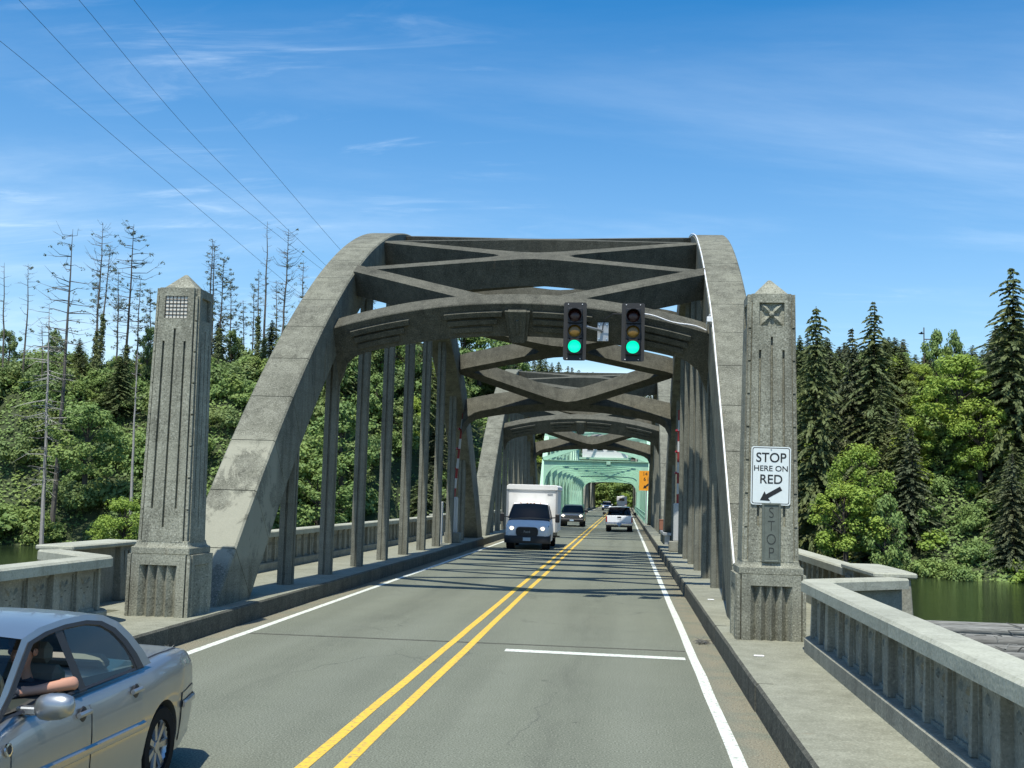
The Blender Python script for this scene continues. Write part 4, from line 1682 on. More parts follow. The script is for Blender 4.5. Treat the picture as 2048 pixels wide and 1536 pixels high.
for sx in (-1, 1):
    for (a0, a1) in ((1.52, 2.555), (2.575, 3.42)):
        d = car.skin('door', a0, a1, 4, 8, .006, 'silver_paint', sx)
        ah = a1 - .12
        zz = interp(zt, ah) - .125
        hx = car.sec(ah)[5][0] + .012
        MB().disc_lathe([(.055, 0), (.05, .008), (.035, .009)], (sx * (hx - .012), y_(ah), zz), (sx, 0, 0), 18).build('handle_cup', 'dark_trim', d)
        MB().tube([(sx * (hx + .004), y_(ah) - .085, zz + .005), (sx * (hx + .018), y_(ah), zz + .012), (sx * (hx + .004), y_(ah) + .085, zz + .005)], .019, 8).build('handle', 'silver_paint', d, smooth=60)
    # rubbing strip, sill, front wing ports
    rg = []
    for k in range(13):
        a = 1.42 + k * (3.46 - 1.42) / 12
        xx = car.sec(a)[6][0] + .004
        rg.append([(sx * xx, y_(a), .545), (sx * (xx + .022), y_(a), .56), (sx * (xx + .022), y_(a), .60), (sx * xx, y_(a), .615)])
    MB().loft(rg).build('side_moulding', 'silver_paint', SED, smooth=40)
    for k in range(3):
        a = 1.48 - .16 * k
        xx = car.sec(a)[5][0]
        pt_ = lathe_pt(SED, 'wing_port', 'chrome', (sx * xx, y_(a), .80), (sx, 0, .1), [(.040, 0), (.040, .012), (.028, .014), (.026, .004)], 16)
        MB().disc_lathe([(.026, 0), (.026, .010)], (sx * xx, y_(a), .80), (sx, 0, .1), 14).build('port_core', 'dark_trim', pt_)
    # mirrors
    mr_ = holder('door_mirror', SED)
    rings = []
    for (t, ww, hh) in ((0, .05, .05), (.12, .085, .075), (.35, .105, .085), (.7, .10, .08), (.93, .075, .06), (1, .03, .025)):
        x = .93 + .25 * t
        rings.append([(sx * x, y_(1.78) - .015 * t + ww * .75 * math.cos(2 * math.pi * k / 14) * .9, 1.0 + .02 * t + hh * math.sin(2 * math.pi * k / 14)) for k in range(14)])
    MB().loft(rings).build('mirror_shell', 'silver_paint', mr_, smooth=60)
    MB().box(min(sx * .80, sx * .95), max(sx * .80, sx * .95), y_(1.76), y_(1.84), .95, 1.0).build('mirror_foot', 'silver_paint', mr_, bevel=.01)
    # lamps
    MB().loft([[(sx * x, y_(a), z) for a, x, z in ((5.003, .30, .80), (4.998, .52 * .935, .80), (4.955, .745 * .935, .80))], [(sx * x, y_(a), z) for a, x, z in ((4.93, .30, .91), (4.925, .55 * .935, .91), (4.90, .76 * .935, .895))]], False, False).build('tail_lamp', 'tail_red', SED)
    MB().loft([[(sx * x, y_(a), z) for a, x, z in ((.0, .46, .57), (.05, .66, .58), (.17, .805, .60))], [(sx * x, y_(a), z) for a, x, z in ((.03, .46, .665), (.08, .65, .69), (.19, .79, .71))]], False, False).build('headlamp', 'chrome', SED)
bmp = holder('rear_bumper', SED)
for sx in (-1, 1):
    car.skin('bumper_cover', 4.30, 4.99, 6, 9, .008, 'silver_paint', sx, 8, bmp)
    rg = []
    for k in range(9):
        a = 4.30 + k * .085
        xx = car.sec(a)[6][0] + .014
        rg.append([(sx * xx, y_(a), .555), (sx * (xx + .018), y_(a), .57), (sx * (xx + .018), y_(a), .60), (sx * xx, y_(a), .615)])
    MB().loft(rg).build('bumper_strip', 'silver_paint', bmp, smooth=40)
MB().box(-.60, .60, y_(5.0) - .05, y_(5.0) + .05, .40, .63).build('bumper_centre', 'silver_paint', bmp, bevel=.03)
MB().box(-.16, .16, y_(5.0) + .002, y_(5.0) + .02, .66, .76).build('number_plate', 'plate', SED)
MB().box(-.30, .30, y_(0) - .015, y_(.05), .50, .64).build('grille', 'dark_trim', SED, bevel=.02)
for x in (-.40, .40):
    st = holder('seat', SED)
    MB().box(x - .25, x + .25, y_(2.62), y_(2.76), .93, 1.12).build('seat_back', 'upholstery', st, bevel=.05)
    MB().box(x - .13, x + .13, y_(2.70), y_(2.79), 1.12, 1.27).build('headrest', 'upholstery', st, bevel=.04)
MB().box(-.65, .65, y_(3.34), y_(3.48), .97, 1.10).build('rear_seat', 'upholstery', SED, bevel=.05)
MB().prism([(-.80, .95), (.80, .95), (.76, 1.01), (-.76, 1.01)], y_(1.42), y_(1.76), xz).build('dashboard', 'interior', SED, bevel=.015)
sw = []
for k in range(21):
    a = 2 * math.pi * k / 20
    sw.append((.42 + .185 * math.cos(a), y_(1.95) + .06 * math.sin(a), 1.03 + .165 * math.sin(a)))
MB().tube(sw, .014, 6, caps=False).build('steering_wheel', 'interior', SED)
MB().add([(-.62, y_(1.60), .985), (-.52, y_(1.60), .985), (-.52, y_(1.64), 1.05), (-.62, y_(1.64), 1.05)], [(0, 1, 2, 3)]).build('paper_slip', 'paper', SED)
for sx in (-1, 1):
    rg = []
    for k in range(9):
        a = 3.92 + .11 * k
        h_ = car.sec(min(a, 4.86))
        rg.append([(sx * (h_[2][0] - .012), y_(a), h_[2][1] + .004), (sx * (h_[2][0] + .006), y_(a), h_[2][1] + .003)])
    MB().loft(rg, False, False).build('boot_seam', 'dark_trim', SED)
seat_person('driver of the silver sedan, bare forearm resting on the open window', (-1.985 + .46, 5.35 + 2.44, .50))

# ---- white box van in the oncoming lane
VL = 6.4
VAN = thing('box_van', 'white box van with black bumper and grille coming towards the camera', 'van', (-1.76, 52.6 + VL / 2, 0))
zt = [(0, .80), (.05, .95), (.25, 1.10), (.75, 1.25), (1.2, 1.32), (2.4, 1.35), (2.5, 1.35)]
zb = [(0, .36), (.2, .30), (2.5, .34)]
wt = [(0, .80), (.06, .90), (.25, .97), (.7, 1.0), (2.5, 1.0)]
v = Car(VAN, VL, 1.02, zt, zb, wt, 'van_white', .05, .55)
v.body([0, .03, .08, .16, .3, .5, .75, 1.0, 1.3, 1.7, 2.1, 2.5], [.95], .36, 1.18)
TY2, RM2 = wheel_meshes(.36, .22, 6)
v.wheels([.95, 4.75], .36, .22, TY2, RM2)
Gv = [(.95, 1.26), (1.18, 1.50), (1.40, 1.74), (1.60, 1.93), (1.78, 2.02), (2.0, 2.06), (2.25, 2.07), (2.46, 2.06), (2.48, 1.8), (2.49, 1.5), (2.5, 1.35)]
Wv = [(1.22, 1.36), (1.36, 1.50), (1.52, 1.68), (1.66, 1.82), (1.78, 1.88), (1.95, 1.90), (2.10, 1.90), (2.24, 1.88), (2.26, 1.7), (2.26, 1.5), (2.26, 1.36)]
greenhouse(v, Gv, Wv, (1.30, .985, 2.06, .80), [], 'dark_glass', (4, 10), 'van_white', .05)
MB().add([(-.93, 1.0 - VL / 2, 1.31), (.93, 1.0 - VL / 2, 1.31), (.93, 2.45 - VL / 2, 1.36), (-.93, 2.45 - VL / 2, 1.36)], [(0, 1, 2, 3)]).build('cabin_filler', 'interior', VAN)  # dark sheet under the windows in place of a dim interior
y0 = -VL / 2
# windscreen surround and roof marker lamps
for x in (-.46, -.16, .0, .16, .46):
    MB().box(x - .03, x + .03, y0 + 1.72, y0 + 1.80, 2.07, 2.10).build('marker_lamp', 'lamp_amber', VAN)
gr = MB().prism([(a, b + .80) for a, b in rrect(.50, .215, .16, 6)], y0 - .045, y0 + .08, xz).build('grille', 'black_plastic', VAN, bevel=.02)
for k in range(4):
    MB().box(-.40, .40, y0 - .056, y0 - .044, .67 + .075 * k, .695 + .075 * k).build('grille_bar', 'dark_trim', gr)
rg = []
for k in range(15):
    t = -1 + 2 * k / 14
    yy = y0 - .09 + .20 * abs(t) ** 5
    rg.append([(1.035 * t, yy + .45, .27), (1.035 * t, yy, .30), (1.035 * t, yy - .01, .48), (1.035 * t, yy + .03, .62), (1.035 * t, yy + .45, .66)])
MB().loft(rg).build('front_bumper', 'black_plastic', VAN, smooth=50)
MB().box(-.17, .17, y0 - .10, y0 - .08, .40, .55).build('number_plate', 'plate', VAN)
for sx in (-1, 1):
    MB().hexa([(sx * .56, y0 + .01, .86), (sx * .95, y0 + .20, .88), (sx * .90, y0 + .3, .88), (sx * .56, y0 + .15, .86), (sx * .60, y0 + .06, 1.03), (sx * .985, y0 + .34, 1.10), (sx * .92, y0 + .42, 1.10), (sx * .60, y0 + .2, 1.03)]).build('headlamp_shell', 'chrome', VAN, bevel=.015)
    lathe_pt(VAN, 'headlamp', 'headlamp', (sx * .70, y0 + .06, .95), (sx * .2, -1, .1), [(.088, -.03), (.084, .035), (.001, .05)], 18)
    mr_ = holder('door_mirror', VAN)
    MB().tube([(sx * .95, y0 + 1.45, 1.42), (sx * 1.2, y0 + 1.36, 1.44)], .03, 6).build('mirror_arm', 'black_plastic', mr_)
    MB().box(sx * 1.28 - .10, sx * 1.28 + .10, y0 + 1.28, y0 + 1.42, 1.22, 1.60).build('mirror_shell', 'black_plastic', mr_, bevel=.03)
    MB().tube([(sx * .1, y0 + .86, 1.335), (sx * .62, y0 + .80, 1.325)], .014, 5).build('wiper', 'black_plastic', VAN)
lettering('badge', 'Ford', .14, (0, y0 - .060, .80), 'galvanised', VAN, sx=1.1)
bx = holder('cargo_box', VAN)
MB().box(-1.16, 1.16, y0 + 2.52, y0 + VL, .72, 2.78).build('box_body', 'box_white', bx, bevel=.02)
MB().prism([(-1.21, 2.70), (1.21, 2.70), (1.21, 2.86), (1.12, 2.94), (-1.12, 2.94), (-1.21, 2.86)], y0 + 2.45, y0 + VL, xz).build('box_cap', 'box_white', bx, bevel=.015)
for sx in (-1, 1):
    for k in range(6):
        MB().box(min(sx * 1.155, sx * 1.175), max(sx * 1.155, sx * 1.175), y0 + 2.7 + k * .62, y0 + 2.75 + k * .62, .76, 2.70).build('side_rib', 'box_white', bx)
    MB().box(sx * 1.165 - .05, sx * 1.165 + .05, y0 + 2.49, y0 + 2.56, .74, 2.72).build('corner_trim', 'galvanised', bx)
MB().box(.72, .98, y0 + 2.505, y0 + 2.518, 2.46, 2.53).build('box_badge', 'galvanised', bx)
MB().box(-1.0, 1.0, y0 + 2.6, y0 + VL, .45, .70).build('chassis', 'black_plastic', VAN)
MB().box(.95, 1.30, y0 + 3.2, y0 + 3.3, .50, .56).build('step_bar', 'black_plastic', VAN)


# ---- pickups and the far vehicles
def pickup(root, paint, away):
    L_ = 5.7
    zt = [(0, .86), (.06, .98), (.4, 1.06), (1.35, 1.12), (1.5, 1.12), (3.45, 1.14), (5.6, 1.15), (5.7, 1.14)]
    zb = [(0, .48), (.3, .42), (5.7, .46)]
    wt = [(0, .88), (.08, .95), (.4, .99), (5.6, .99), (5.7, .97)]
    c = Car(root, L_, .985, zt, zb, wt, paint, .03, .6)
    wr = .40
    c.body([0, .03, .1, .25, .5, .9, 1.4, 2.0, 2.7, 3.4, 4.0, 4.6, 5.2, 5.6, 5.68, 5.7], [1.0, 4.45], wr, 1.15)
    ty, rm = wheel_meshes(wr, .26, 6)
    c.wheels([1.0, 4.45], wr, .26, ty, rm)
    G_ = [(1.45, 1.12), (1.70, 1.33), (1.95, 1.55), (2.15, 1.70), (2.40, 1.77), (2.75, 1.79), (3.10, 1.785), (3.38, 1.75), (3.50, 1.60), (3.56, 1.40), (3.60, 1.15)]
    W_ = [(1.80, 1.17), (1.95, 1.32), (2.10, 1.48), (2.24, 1.60), (2.45, 1.65), (2.75, 1.67), (3.0, 1.665), (3.2, 1.64), (3.28, 1.5), (3.32, 1.35), (3.34, 1.17)]
    greenhouse(c, G_, W_, (1.13, .94, 1.78, .74), [(2.55, 2.65, -.05)], 'dark_glass', (3, 7), paint, .03)
    y = lambda a: a - L_ / 2
    MB().add([(-.85, y(1.5), 1.16), (.85, y(1.5), 1.16), (.85, y(3.55), 1.175), (-.85, y(3.55), 1.175)], [(0, 1, 2, 3)]).build('cabin_filler', 'interior', root)  # dark sheet at window level standing for the unlit cab
    # open bed
    MB().box(-.80, .80, y(3.7), y(5.62), 1.165, 1.185).build('bed_liner', 'interior', root)
    tg = MB().box(-.88, .88, y(5.7) - .02, y(5.7) + .035, .66, 1.16).build('tailgate', paint, root, bevel=.02)
    MB().box(-.14, .14, y(5.7) + .034, y(5.7) + .05, 1.02, 1.10).build('handle', 'black_plastic', tg)
    lettering('badge', 'Ford', .11, (0, y(5.7) + .037, .90), 'dark_trim', tg, rot=(math.pi / 2, 0, math.pi), sx=1.1)
    MB().box(-.97, .97, y(5.7) + .02, y(5.7) + .17, .46, .64).build('rear_bumper', 'chrome', root, bevel=.03)
    MB().box(-.16, .16, y(5.7) + .17, y(5.7) + .18, .50, .63).build('number_plate', 'plate', root)
    MB().box(-.9, .9, y(5.4), y(5.65), .34, .46).build('undertray', 'black_plastic', root)
    MB().disc_lathe([(.045, 0), (.045, .06), (.001, .08)], (0, y(5.7) + .2, .42), (0, 1, .3), 10).build('tow_ball', 'chrome', root)
    for sx in (-1, 1):
        MB().box(sx * .92 - .055, sx * .92 + .055, y(5.7) - .06, y(5.7) + .03, .70, 1.10).build('tail_lamp', 'tail_red', root, bevel=.01)
        MB().box(sx * 1.16 - .11, sx * 1.16 + .11, y(1.98), y(2.08), 1.16, 1.38).build('door_mirror', 'black_plastic', root, bevel=.03)
        MB().box(min(sx * .94, sx * 1.06), max(sx * .94, sx * 1.06), y(2.0), y(2.05), 1.2, 1.25).build('mirror_arm', 'black_plastic', root)
        c.skin('door', 1.75, 2.6, 4, 8, .006, paint, sx)
        c.skin('door', 2.63, 3.40, 4, 8, .006, paint, sx)
        lathe_pt(root, 'headlamp', 'headlamp' if not away else 'chrome', (sx * .74, y(.05), .88), (sx * .2, -1, 0), [(.13, -.06), (.12, .04), (.001, .06)], 14)
    gr = MB().box(-.56, .56, y(0) - .05, y(.06), .70, .98).build('grille', 'chrome', root, bevel=.03)
    for k in range(3):
        MB().box(-.52, .52, y(0) - .06, y(0) - .045, .74 + k * .085, .79 + k * .085).build('grille_bar', 'dark_trim', gr)
    MB().box(-.98, .98, y(0) - .12, y(.10), .42, .66).build('front_bumper', 'black_plastic' if paint == 'suv_grey' else 'chrome', root, bevel=.05)
    MB().box(-.16, .16, y(0) - .135, y(0) - .12, .47, .60).build('front_plate', 'plate', root)


GP = thing('grey_pickup', 'dark grey pickup with lit headlights following the box van', 'pickup', (-1.69, 96.0 + 2.85, 0))
pickup(GP, 'suv_grey', False)
WP = thing('white_pickup', 'white pickup driving away in the right lane', 'pickup', (2.22, 85.4 + 2.85, 0), rotz=math.pi)
pickup(WP, 'truck_white', True)


def suv(root, paint):
    L_ = 4.9
    zt = [(0, .78), (.1, .92), (.5, 1.0), (1.3, 1.06), (4.6, 1.08), (4.9, 1.05)]
    zb = [(0, .40), (.3, .34), (4.9, .40)]
    wt = [(0, .85), (.1, .94), (.4, .99), (4.6, .99), (4.9, .9)]
    c = Car(root, L_, .97, zt, zb, wt, paint, .03, .6)
    c.body([0, .05, .15, .4, .9, 1.4, 2.2, 3.0, 3.8, 4.4, 4.75, 4.9], [.95, 3.85], .37, 1.15)
    ty, rm = wheel_meshes(.37, .24, 6)
    c.wheels([.95, 3.85], .37, .24, ty, rm)
    G_ = [(1.3, 1.06), (1.6, 1.30), (1.9, 1.54), (2.1, 1.68), (2.5, 1.75), (3.0, 1.76), (3.6, 1.75), (4.2, 1.71), (4.5, 1.50), (4.65, 1.28), (4.75, 1.08)]
    W_ = [(1.65, 1.10), (1.85, 1.28), (2.02, 1.45), (2.2, 1.58), (2.5, 1.63), (3.0, 1.64), (3.5, 1.63), (4.0, 1.59), (4.25, 1.45), (4.35, 1.28), (4.4, 1.12)]
    greenhouse(c, G_, W_, (1.07, .92, 1.75, .72), [(2.5, 2.6, -.05), (3.5, 3.6, .03)], 'dark_glass', (3, 7), paint, .03)
    for sx in (-1, 1):
        lathe_pt(root, 'headlamp', 'headlamp', (sx * .68, -L_ / 2 + .03, .80), (0, -1, 0), [(.12, -.05), (.11, .04), (.001, .05)], 12)
        MB().box(sx * 1.08 - .1, sx * 1.08 + .1, -L_ / 2 + 1.75, -L_ / 2 + 1.85, 1.08, 1.26).build('door_mirror', paint, root, bevel=.03)
    MB().box(-.45, .45, -L_ / 2 - .03, -L_ / 2 + .05, .62, .86).build('grille', 'dark_trim', root, bevel=.02)
    MB().box(-.9, .9, -L_ / 2 - .06, -L_ / 2 + .1, .36, .55).build('front_bumper', 'black_plastic', root, bevel=.04)


SV = thing('white_suv', 'distant white SUV approaching, left of the white pickup', 'car', (-.95, 236, 0))
suv(SV, 'truck_white')
TR = thing('camper_trailer', 'white camper trailer far ahead in the right lane', 'trailer', (1.95, 280, 0))
MB().box(-1.2, 1.2, -3.2, 3.2, .55, 2.95).build('body', 'cabin_white', TR, bevel=.12)
MB().box(-.6, .6, -3.26, -3.2, 1.9, 2.5).build('rear_window', 'dark_glass', TR, bevel=.03)
MB().box(-.5, .5, -.6, .6, 2.95, 3.2).build('roof_unit', 'cabin_white', TR, bevel=.06)
MB().box(-1.0, 1.0, -3.32, -3.18, .45, .62).build('bumper', 'dark_trim', TR)
TY3, RM3 = wheel_meshes(.36, .22, 6)
for sx in (-1, 1):
    MB().box(sx * 1.0 - .08, sx * 1.0 + .08, -3.24, -3.2, .95, 1.2).build('tail_lamp', 'tail_red', TR)
    h = holder('wheel', TR)
    h.location = (sx * 1.08, .3, .36)
    put('tyre', TY3, h)
    put('rim', RM3, h)
# ------------------------------------------------------------------ vegetation
def leaf_quad(m, p, d, w, l, rg, mi=0):
    """a leaf-sized kite lying along d"""
    d = d.normalized()
    a = d.cross(Vector((rg.uniform(-1, 1), rg.uniform(-1, 1), rg.uniform(-1, 1)))).normalized()
    q = d * l
    m.add([p - q * .5, p + a * w, p + q * .5, p - a * w], [(0, 1, 2, 3)], mi)


def leaf_face(m, p, nrm, w, l, rg, mi=0):
    """a leaf-sized kite whose face looks along nrm"""
    nrm = nrm.normalized()
    d = nrm.cross(Vector((rg.uniform(-1, 1), rg.uniform(-1, 1), rg.uniform(-1, 1))))
    if d.length < 1e-4:
        return
    d.normalize()
    a = nrm.cross(d) * w
    q = d * l * .5
    m.add([p - q, p + a, p + q, p - a], [(0, 1, 2, 3)], mi)


def conifer(seed, h, r, thin=0., mats=('needle', 'bark')):
    rg = random.Random(seed)
    tr = MB()
    bend = rg.uniform(-.02, .02)
    tr.tube([(bend * z * z / h, 0, z) for z in [h * i / 8 for i in range(9)]], [.026 * h * .5 * (1 - .96 * i / 8) + .02 for i in range(9)], 7)
    cr = MB()
    z = h * .06
    while z < h * .995:
        t = z / h
        ln = r * (1 - t) ** (.62 + .04 * (seed % 5)) * (.5 + .7 * rg.random()) + .12
        k = rg.randint(4, 6)
        a0 = rg.random() * 6.28
        for j in range(k):
            if rg.random() < thin:
                continue
            a = a0 + 6.283 * j / k + rg.uniform(-.35, .35)
            lump = .62 + .75 * (.5 + .5 * mnoise.noise(Vector((math.cos(a) * 1.3, math.sin(a) * 1.3, t * 7 + seed))))
            L = ln * rg.uniform(.55, 1.12) * lump
            rise = rg.uniform(.0, .22) * (1 if t > .6 else .4)
            n = max(3, int(L * 4.2))
            for i in range(n):
                s = (i + .6) / n
                p = Vector((math.cos(a) * L * s, math.sin(a) * L * s, z + L * (rise * s - .40 * s * s)))
                d = Vector((math.cos(a), math.sin(a), rise - .8 * s))
                wv = .34 * (1 - .55 * s) + .08
                for q in range(3):
                    side = Vector((-math.sin(a), math.cos(a), 0)) * rg.uniform(-.5, .5) * (1 - s * .6) * min(1, L * .45)
                    dd = d + side.normalized() * rg.uniform(.1, .9) + Vector((0, 0, rg.uniform(-.5, .1)))
                    leaf_quad(cr, p + side, dd, wv * rg.uniform(.28, .58), rg.uniform(.42, .85) * min(1., .45 + L * .3), rg)
        z += h * .0125 * rg.uniform(.7, 1.3) + .05
    return tr.mesh('trunk', mats[1]), cr.mesh('crown', mats[0], recalc=False)


def blob_cloud(m, rg, blobs, per, lw=.20, ll=.42):
    for (c, rr) in blobs:
        for i in range(per):
            v = Vector((rg.gauss(0, 1), rg.gauss(0, 1), rg.gauss(0, 1)))
            if v.length < 1e-3:
                continue
            v.normalize()
            k = rg.random() ** .38
            p = c + Vector((v.x * rr, v.y * rr, v.z * rr * .72)) * k
            d = Vector((v.x * .8 + rg.uniform(-.6, .6), v.y * .8 + rg.uniform(-.6, .6), v.z * .6 + .55 + rg.uniform(-.5, .5)))
            s = rg.uniform(.6, 1.3)
            leaf_face(m, p, d, lw * s, ll * s, rg)


def broadleaf(seed, h, r, mats=('leaf_green', 'bark'), per=105, nb=46, base=.22):
    rg = random.Random(seed)
    tr = MB()
    tr.tube([(0, 0, 0), (.1 * r * rg.uniform(-1, 1), .1, h * .25), (.15 * r * rg.uniform(-1, 1), 0, h * .6), (0, 0, h * .85)], [.03 * h, .024 * h, .014 * h, .004 * h], 7)
    blobs = []
    for i in range(nb):
        a = rg.random() * 6.283
        t = rg.random()
        zz = h * (base + (1 - base) * t)
        prof = math.sin(math.pi * (.12 + .86 * t)) ** .75
        rad = r * prof * (rg.random() ** .45)
        c = Vector((math.cos(a) * rad, math.sin(a) * rad, zz - .08 * h))
        blobs.append((c, r * rg.uniform(.17, .36)))
        if rg.random() < .45:
            tr.tube([(0, 0, zz * .6), (c.x * .5, c.y * .5, (zz * .6 + c.z) / 2 + .2), tuple(c)], [.010 * h, .006 * h, .002 * h], 4)
    m = MB()
    f_ = (.75, 1.0, .85, 1.2, .7, 1.1, .9, 1.0)[seed % 8]
    blob_cloud(m, rg, blobs, int(per / f_ ** 1.5), .20 * f_, .42 * f_)
    return tr.mesh('trunk', mats[1]), m.mesh('crown', mats[0], recalc=False)


def shrub_mesh(seed, r, mat, nb=16, per=95):
    rg = random.Random(seed)
    blobs = []
    for i in range(nb):
        a = rg.random() * 6.283
        e = rg.random()
        rad = r * (rg.random() ** .5) * (1 - .45 * e)
        blobs.append((Vector((math.cos(a) * rad, math.sin(a) * rad, r * (.12 + .75 * e * (1 - .5 * rad / r)))), r * rg.uniform(.24, .42)))
    m = MB()
    f_ = (.8, 1.1, .7, 1.0, 1.25)[seed % 5]
    blob_cloud(m, rg, blobs, int(per / f_ ** 1.5), .17 * f_, .34 * f_)
    return m.mesh('shrub', mat, recalc=False)


def snag(seed, h, style, lean=0., mat='bark_grey', bend=0.):
    """tall dying spruce: bare limbs, a few tufts, ivy round the foot"""
    rg = random.Random(seed)
    tr, br, tf, iv = MB(), MB(), MB(), MB()
    ax = lambda z: Vector((lean * z + bend * math.sin(z / h * 3.0) * h * .03 + .22 * mnoise.noise(Vector((z * .16, seed, 0))) * min(1, (h - z) * .3 + .3), .2 * mnoise.noise(Vector((seed, z * .2, 4))), z))
    rad = lambda z: .0085 * h * max(0., 1 - z / h) ** .8 + .03
    zs = [h * i / 14 for i in range(15)]
    tr.tube([ax(z) + Vector((rg.uniform(-.04, .04), rg.uniform(-.04, .04), 0)) for z in zs], [rad(z) for z in zs], 7)
    dens, lo, upw, tuft, ivy, bl = style
    dens, bl = min(1., dens * 1.35), bl * 1.18
    z = h * lo
    while z < h * .985:
        t = (z - h * lo) / (h * (1 - lo))
        for j in range(rg.choice((1, 2, 2, 3))):
            if rg.random() > dens:
                continue
            a = rg.random() * 6.283
            L = bl * h * (.35 + .75 * math.sin(math.pi * min(1, .25 + .75 * (1 - t)))) * rg.uniform(.4, 1.1) * (1 - .55 * t)
            p0 = ax(z)
            e = Vector((math.cos(a), math.sin(a), 0))
            p1 = p0 + e * L * .5 + Vector((0, 0, upw * L * .15 - .02 * L))
            uw = upw + rg.gauss(0, .32)
            p1 = p1 + Vector((rg.uniform(-.12, .12), rg.uniform(-.12, .12), rg.uniform(-.1, .12))) * L
            p2 = p0 + e * L + Vector((0, 0, uw * L * .62))
            r0 = .035 + .012 * L
            br.tube([p0, p1, p2], [r0, r0 * .6, .012], 3)
            for q in range(rg.randint(0, 3)):
                s = rg.uniform(.35, .95)
                pp = p1 + (p2 - p1) * (s * 2 - 1) if s > .5 else p0 + (p1 - p0) * s * 2
                ee = Vector((e.x + rg.uniform(-.9, .9), e.y + rg.uniform(-.9, .9), upw * .8 + rg.uniform(-.4, .5))).normalized() * L * rg.uniform(.12, .32)
                br.tube([pp, pp + ee], [r0 * .45, .01], 3)
            if rg.random() < tuft:
                c = p2 if rg.random() < .7 else p1
                blob_cloud(tf, rg, [(c, rg.uniform(.3, .7))], 22, .11, .28)
        z += h * .012 * rg.choice((.35, .5, .8, 1.1, 2.6))
    if ivy:
        zz = 0
        while zz < h * ivy:
            rr = .55 + 1.0 * (1 - zz / (h * ivy)) * rg.uniform(.5, 1.1)
            blob_cloud(iv, rg, [(ax(zz) + Vector((rg.uniform(-.2, .2), rg.uniform(-.2, .2), 0)), rr)], 75, .15, .34)
            zz += .42
    return tr, br, tf, iv, mat


SNAGS = [
    # foot x, foot y, top x, top y, distance, style(density, lowest limb, upward, tufts, ivy, limb length), bark, bend, label
    (4, 800, 8, 525, 224, (.35, .45, .3, 0, 0, .09), 'bark_grey', .2, 'bare pole tree at the very left edge of the picture'),
    (40, 800, 55, 528, 222, (.28, .40, .5, .05, 0, .12), 'bark_grey', .8, 'crooked bare snag with one upturned limb near the left edge'),
    (90, 885, 99, 608, 212, (.75, .22, -.25, 0, 0, .15), 'bark_bleached', .1, 'short bleached white snag with drooping broken limbs'),
    (82, 840, 84, 650, 216, (.55, .5, -.1, 0, 0, .10), 'bark_grey', .3, 'thin grey snag close behind the bleached white snag'),
    (118, 850, 145, 458, 218, (.72, .42, .25, .42, .0, .13), 'bark_grey', .2, 'tall snag with a pale lower trunk and dark tufts at its top'),
    (183, 830, 206, 445, 226, (.85, .40, .75, .06, .30, .13), 'bark_grey', .1, 'tall bare spruce with upswept limbs, tallest left of the pillar'),
    (186, 840, 221, 490, 222, (.45, .62, .3, .30, .52, .08), 'bark_grey', .1, 'slanting snag thickly wrapped in ivy'),
    (243, 850, 268, 448, 220, (1.0, .30, .35, .62, .34, .17), 'bark', .1, 'broad spruce full of dark tufts just left of the left pillar'),
    (268, 830, 281, 560, 228, (.7, .35, .1, .12, 0, .10), 'bark_grey', .0, 'thin bare snag standing close to the left pillar'),
    (412, 800, 425, 478, 226, (.55, .45, .35, .08, .2, .10), 'bark_grey', .1, 'bare double-topped snag just right of the left pillar'),
    (420, 800, 428, 482, 228, (.5, .5, .3, .1, .2, .09), 'bark_grey', .1, 'second slim stem of the double-topped snag right of the pillar'),
    (430, 820, 448, 514, 222, (.8, .40, .2, .55, .42, .12), 'bark', .1, 'tufted spruce between the left pillar and the arch rib'),
    (512, 800, 517, 538, 222, (.5, .5, .2, .15, .55, .07), 'bark_grey', .2, 'broken-topped ivy-covered snag left of the arch rib'),
    (524, 790, 535, 443, 226, (.4, .45, .6, .05, .25, .07), 'bark_grey', .1, 'tall needle-thin bare snag beside the arch rib'),
    (558, 760, 577, 458, 224, (.9, .35, .7, .04, .15, .13), 'bark_grey', .2, 'bare spruce with fine upswept limbs touching the arch rib'),
    (268, 860, 275, 700, 210, (.35, .6, .1, 0, 0, .06), 'bark_bleached', .0, 'short pale stem among bushes just left of the left pillar'),
    (845, 800, 850, 640, 250, (.6, .3, .3, .4, .2, .14), 'bark', .0, 'tufted spruce seen between the left hangers'),
    (190, 790, 196, 560, 232, (.6, .3, .2, .25, .2, .10), 'bark_grey', .3, 'shorter thin snag left of the tall bare spruce'),
    (228, 800, 236, 540, 236, (.7, .35, .5, .15, .1, .10), 'bark_grey', .5, 'thin snag between the ivy-wrapped snag and the broad spruce'),
    (298, 800, 300, 575, 234, (.6, .3, .3, .3, .1, .11), 'bark_grey', .4, 'thin tufted snag half hidden by the left pillar'),
    (455, 800, 462, 560, 234, (.8, .3, .4, .3, .2, .11), 'bark_grey', .3, 'slim tufted snag right of the tufted spruce'),
    (482, 800, 486, 600, 232, (.6, .4, .3, .1, .2, .10), 'bark_grey', .6, 'low crooked snag between the tufted spruce and ivy snag'),
    (500, 790, 508, 570, 238, (.7, .4, .4, .2, .3, .09), 'bark_grey', .3, 'thin snag just left of the broken-topped ivy snag'),
    (548, 790, 552, 560, 236, (.7, .3, .5, .1, .2, .10), 'bark_grey', .4, 'short bare snag right of the needle-thin snag'),
    (600, 760, 606, 520, 236, (.8, .35, .6, .1, .1, .10), 'bark_grey', .3, 'bare snag whose top shows just left of the arch rib'),
    (735, 700, 742, 560, 236, (.8, .3, .5, .4, .1, .14), 'bark_grey', .0, 'thin spruce glimpsed above the portal beam'),
]
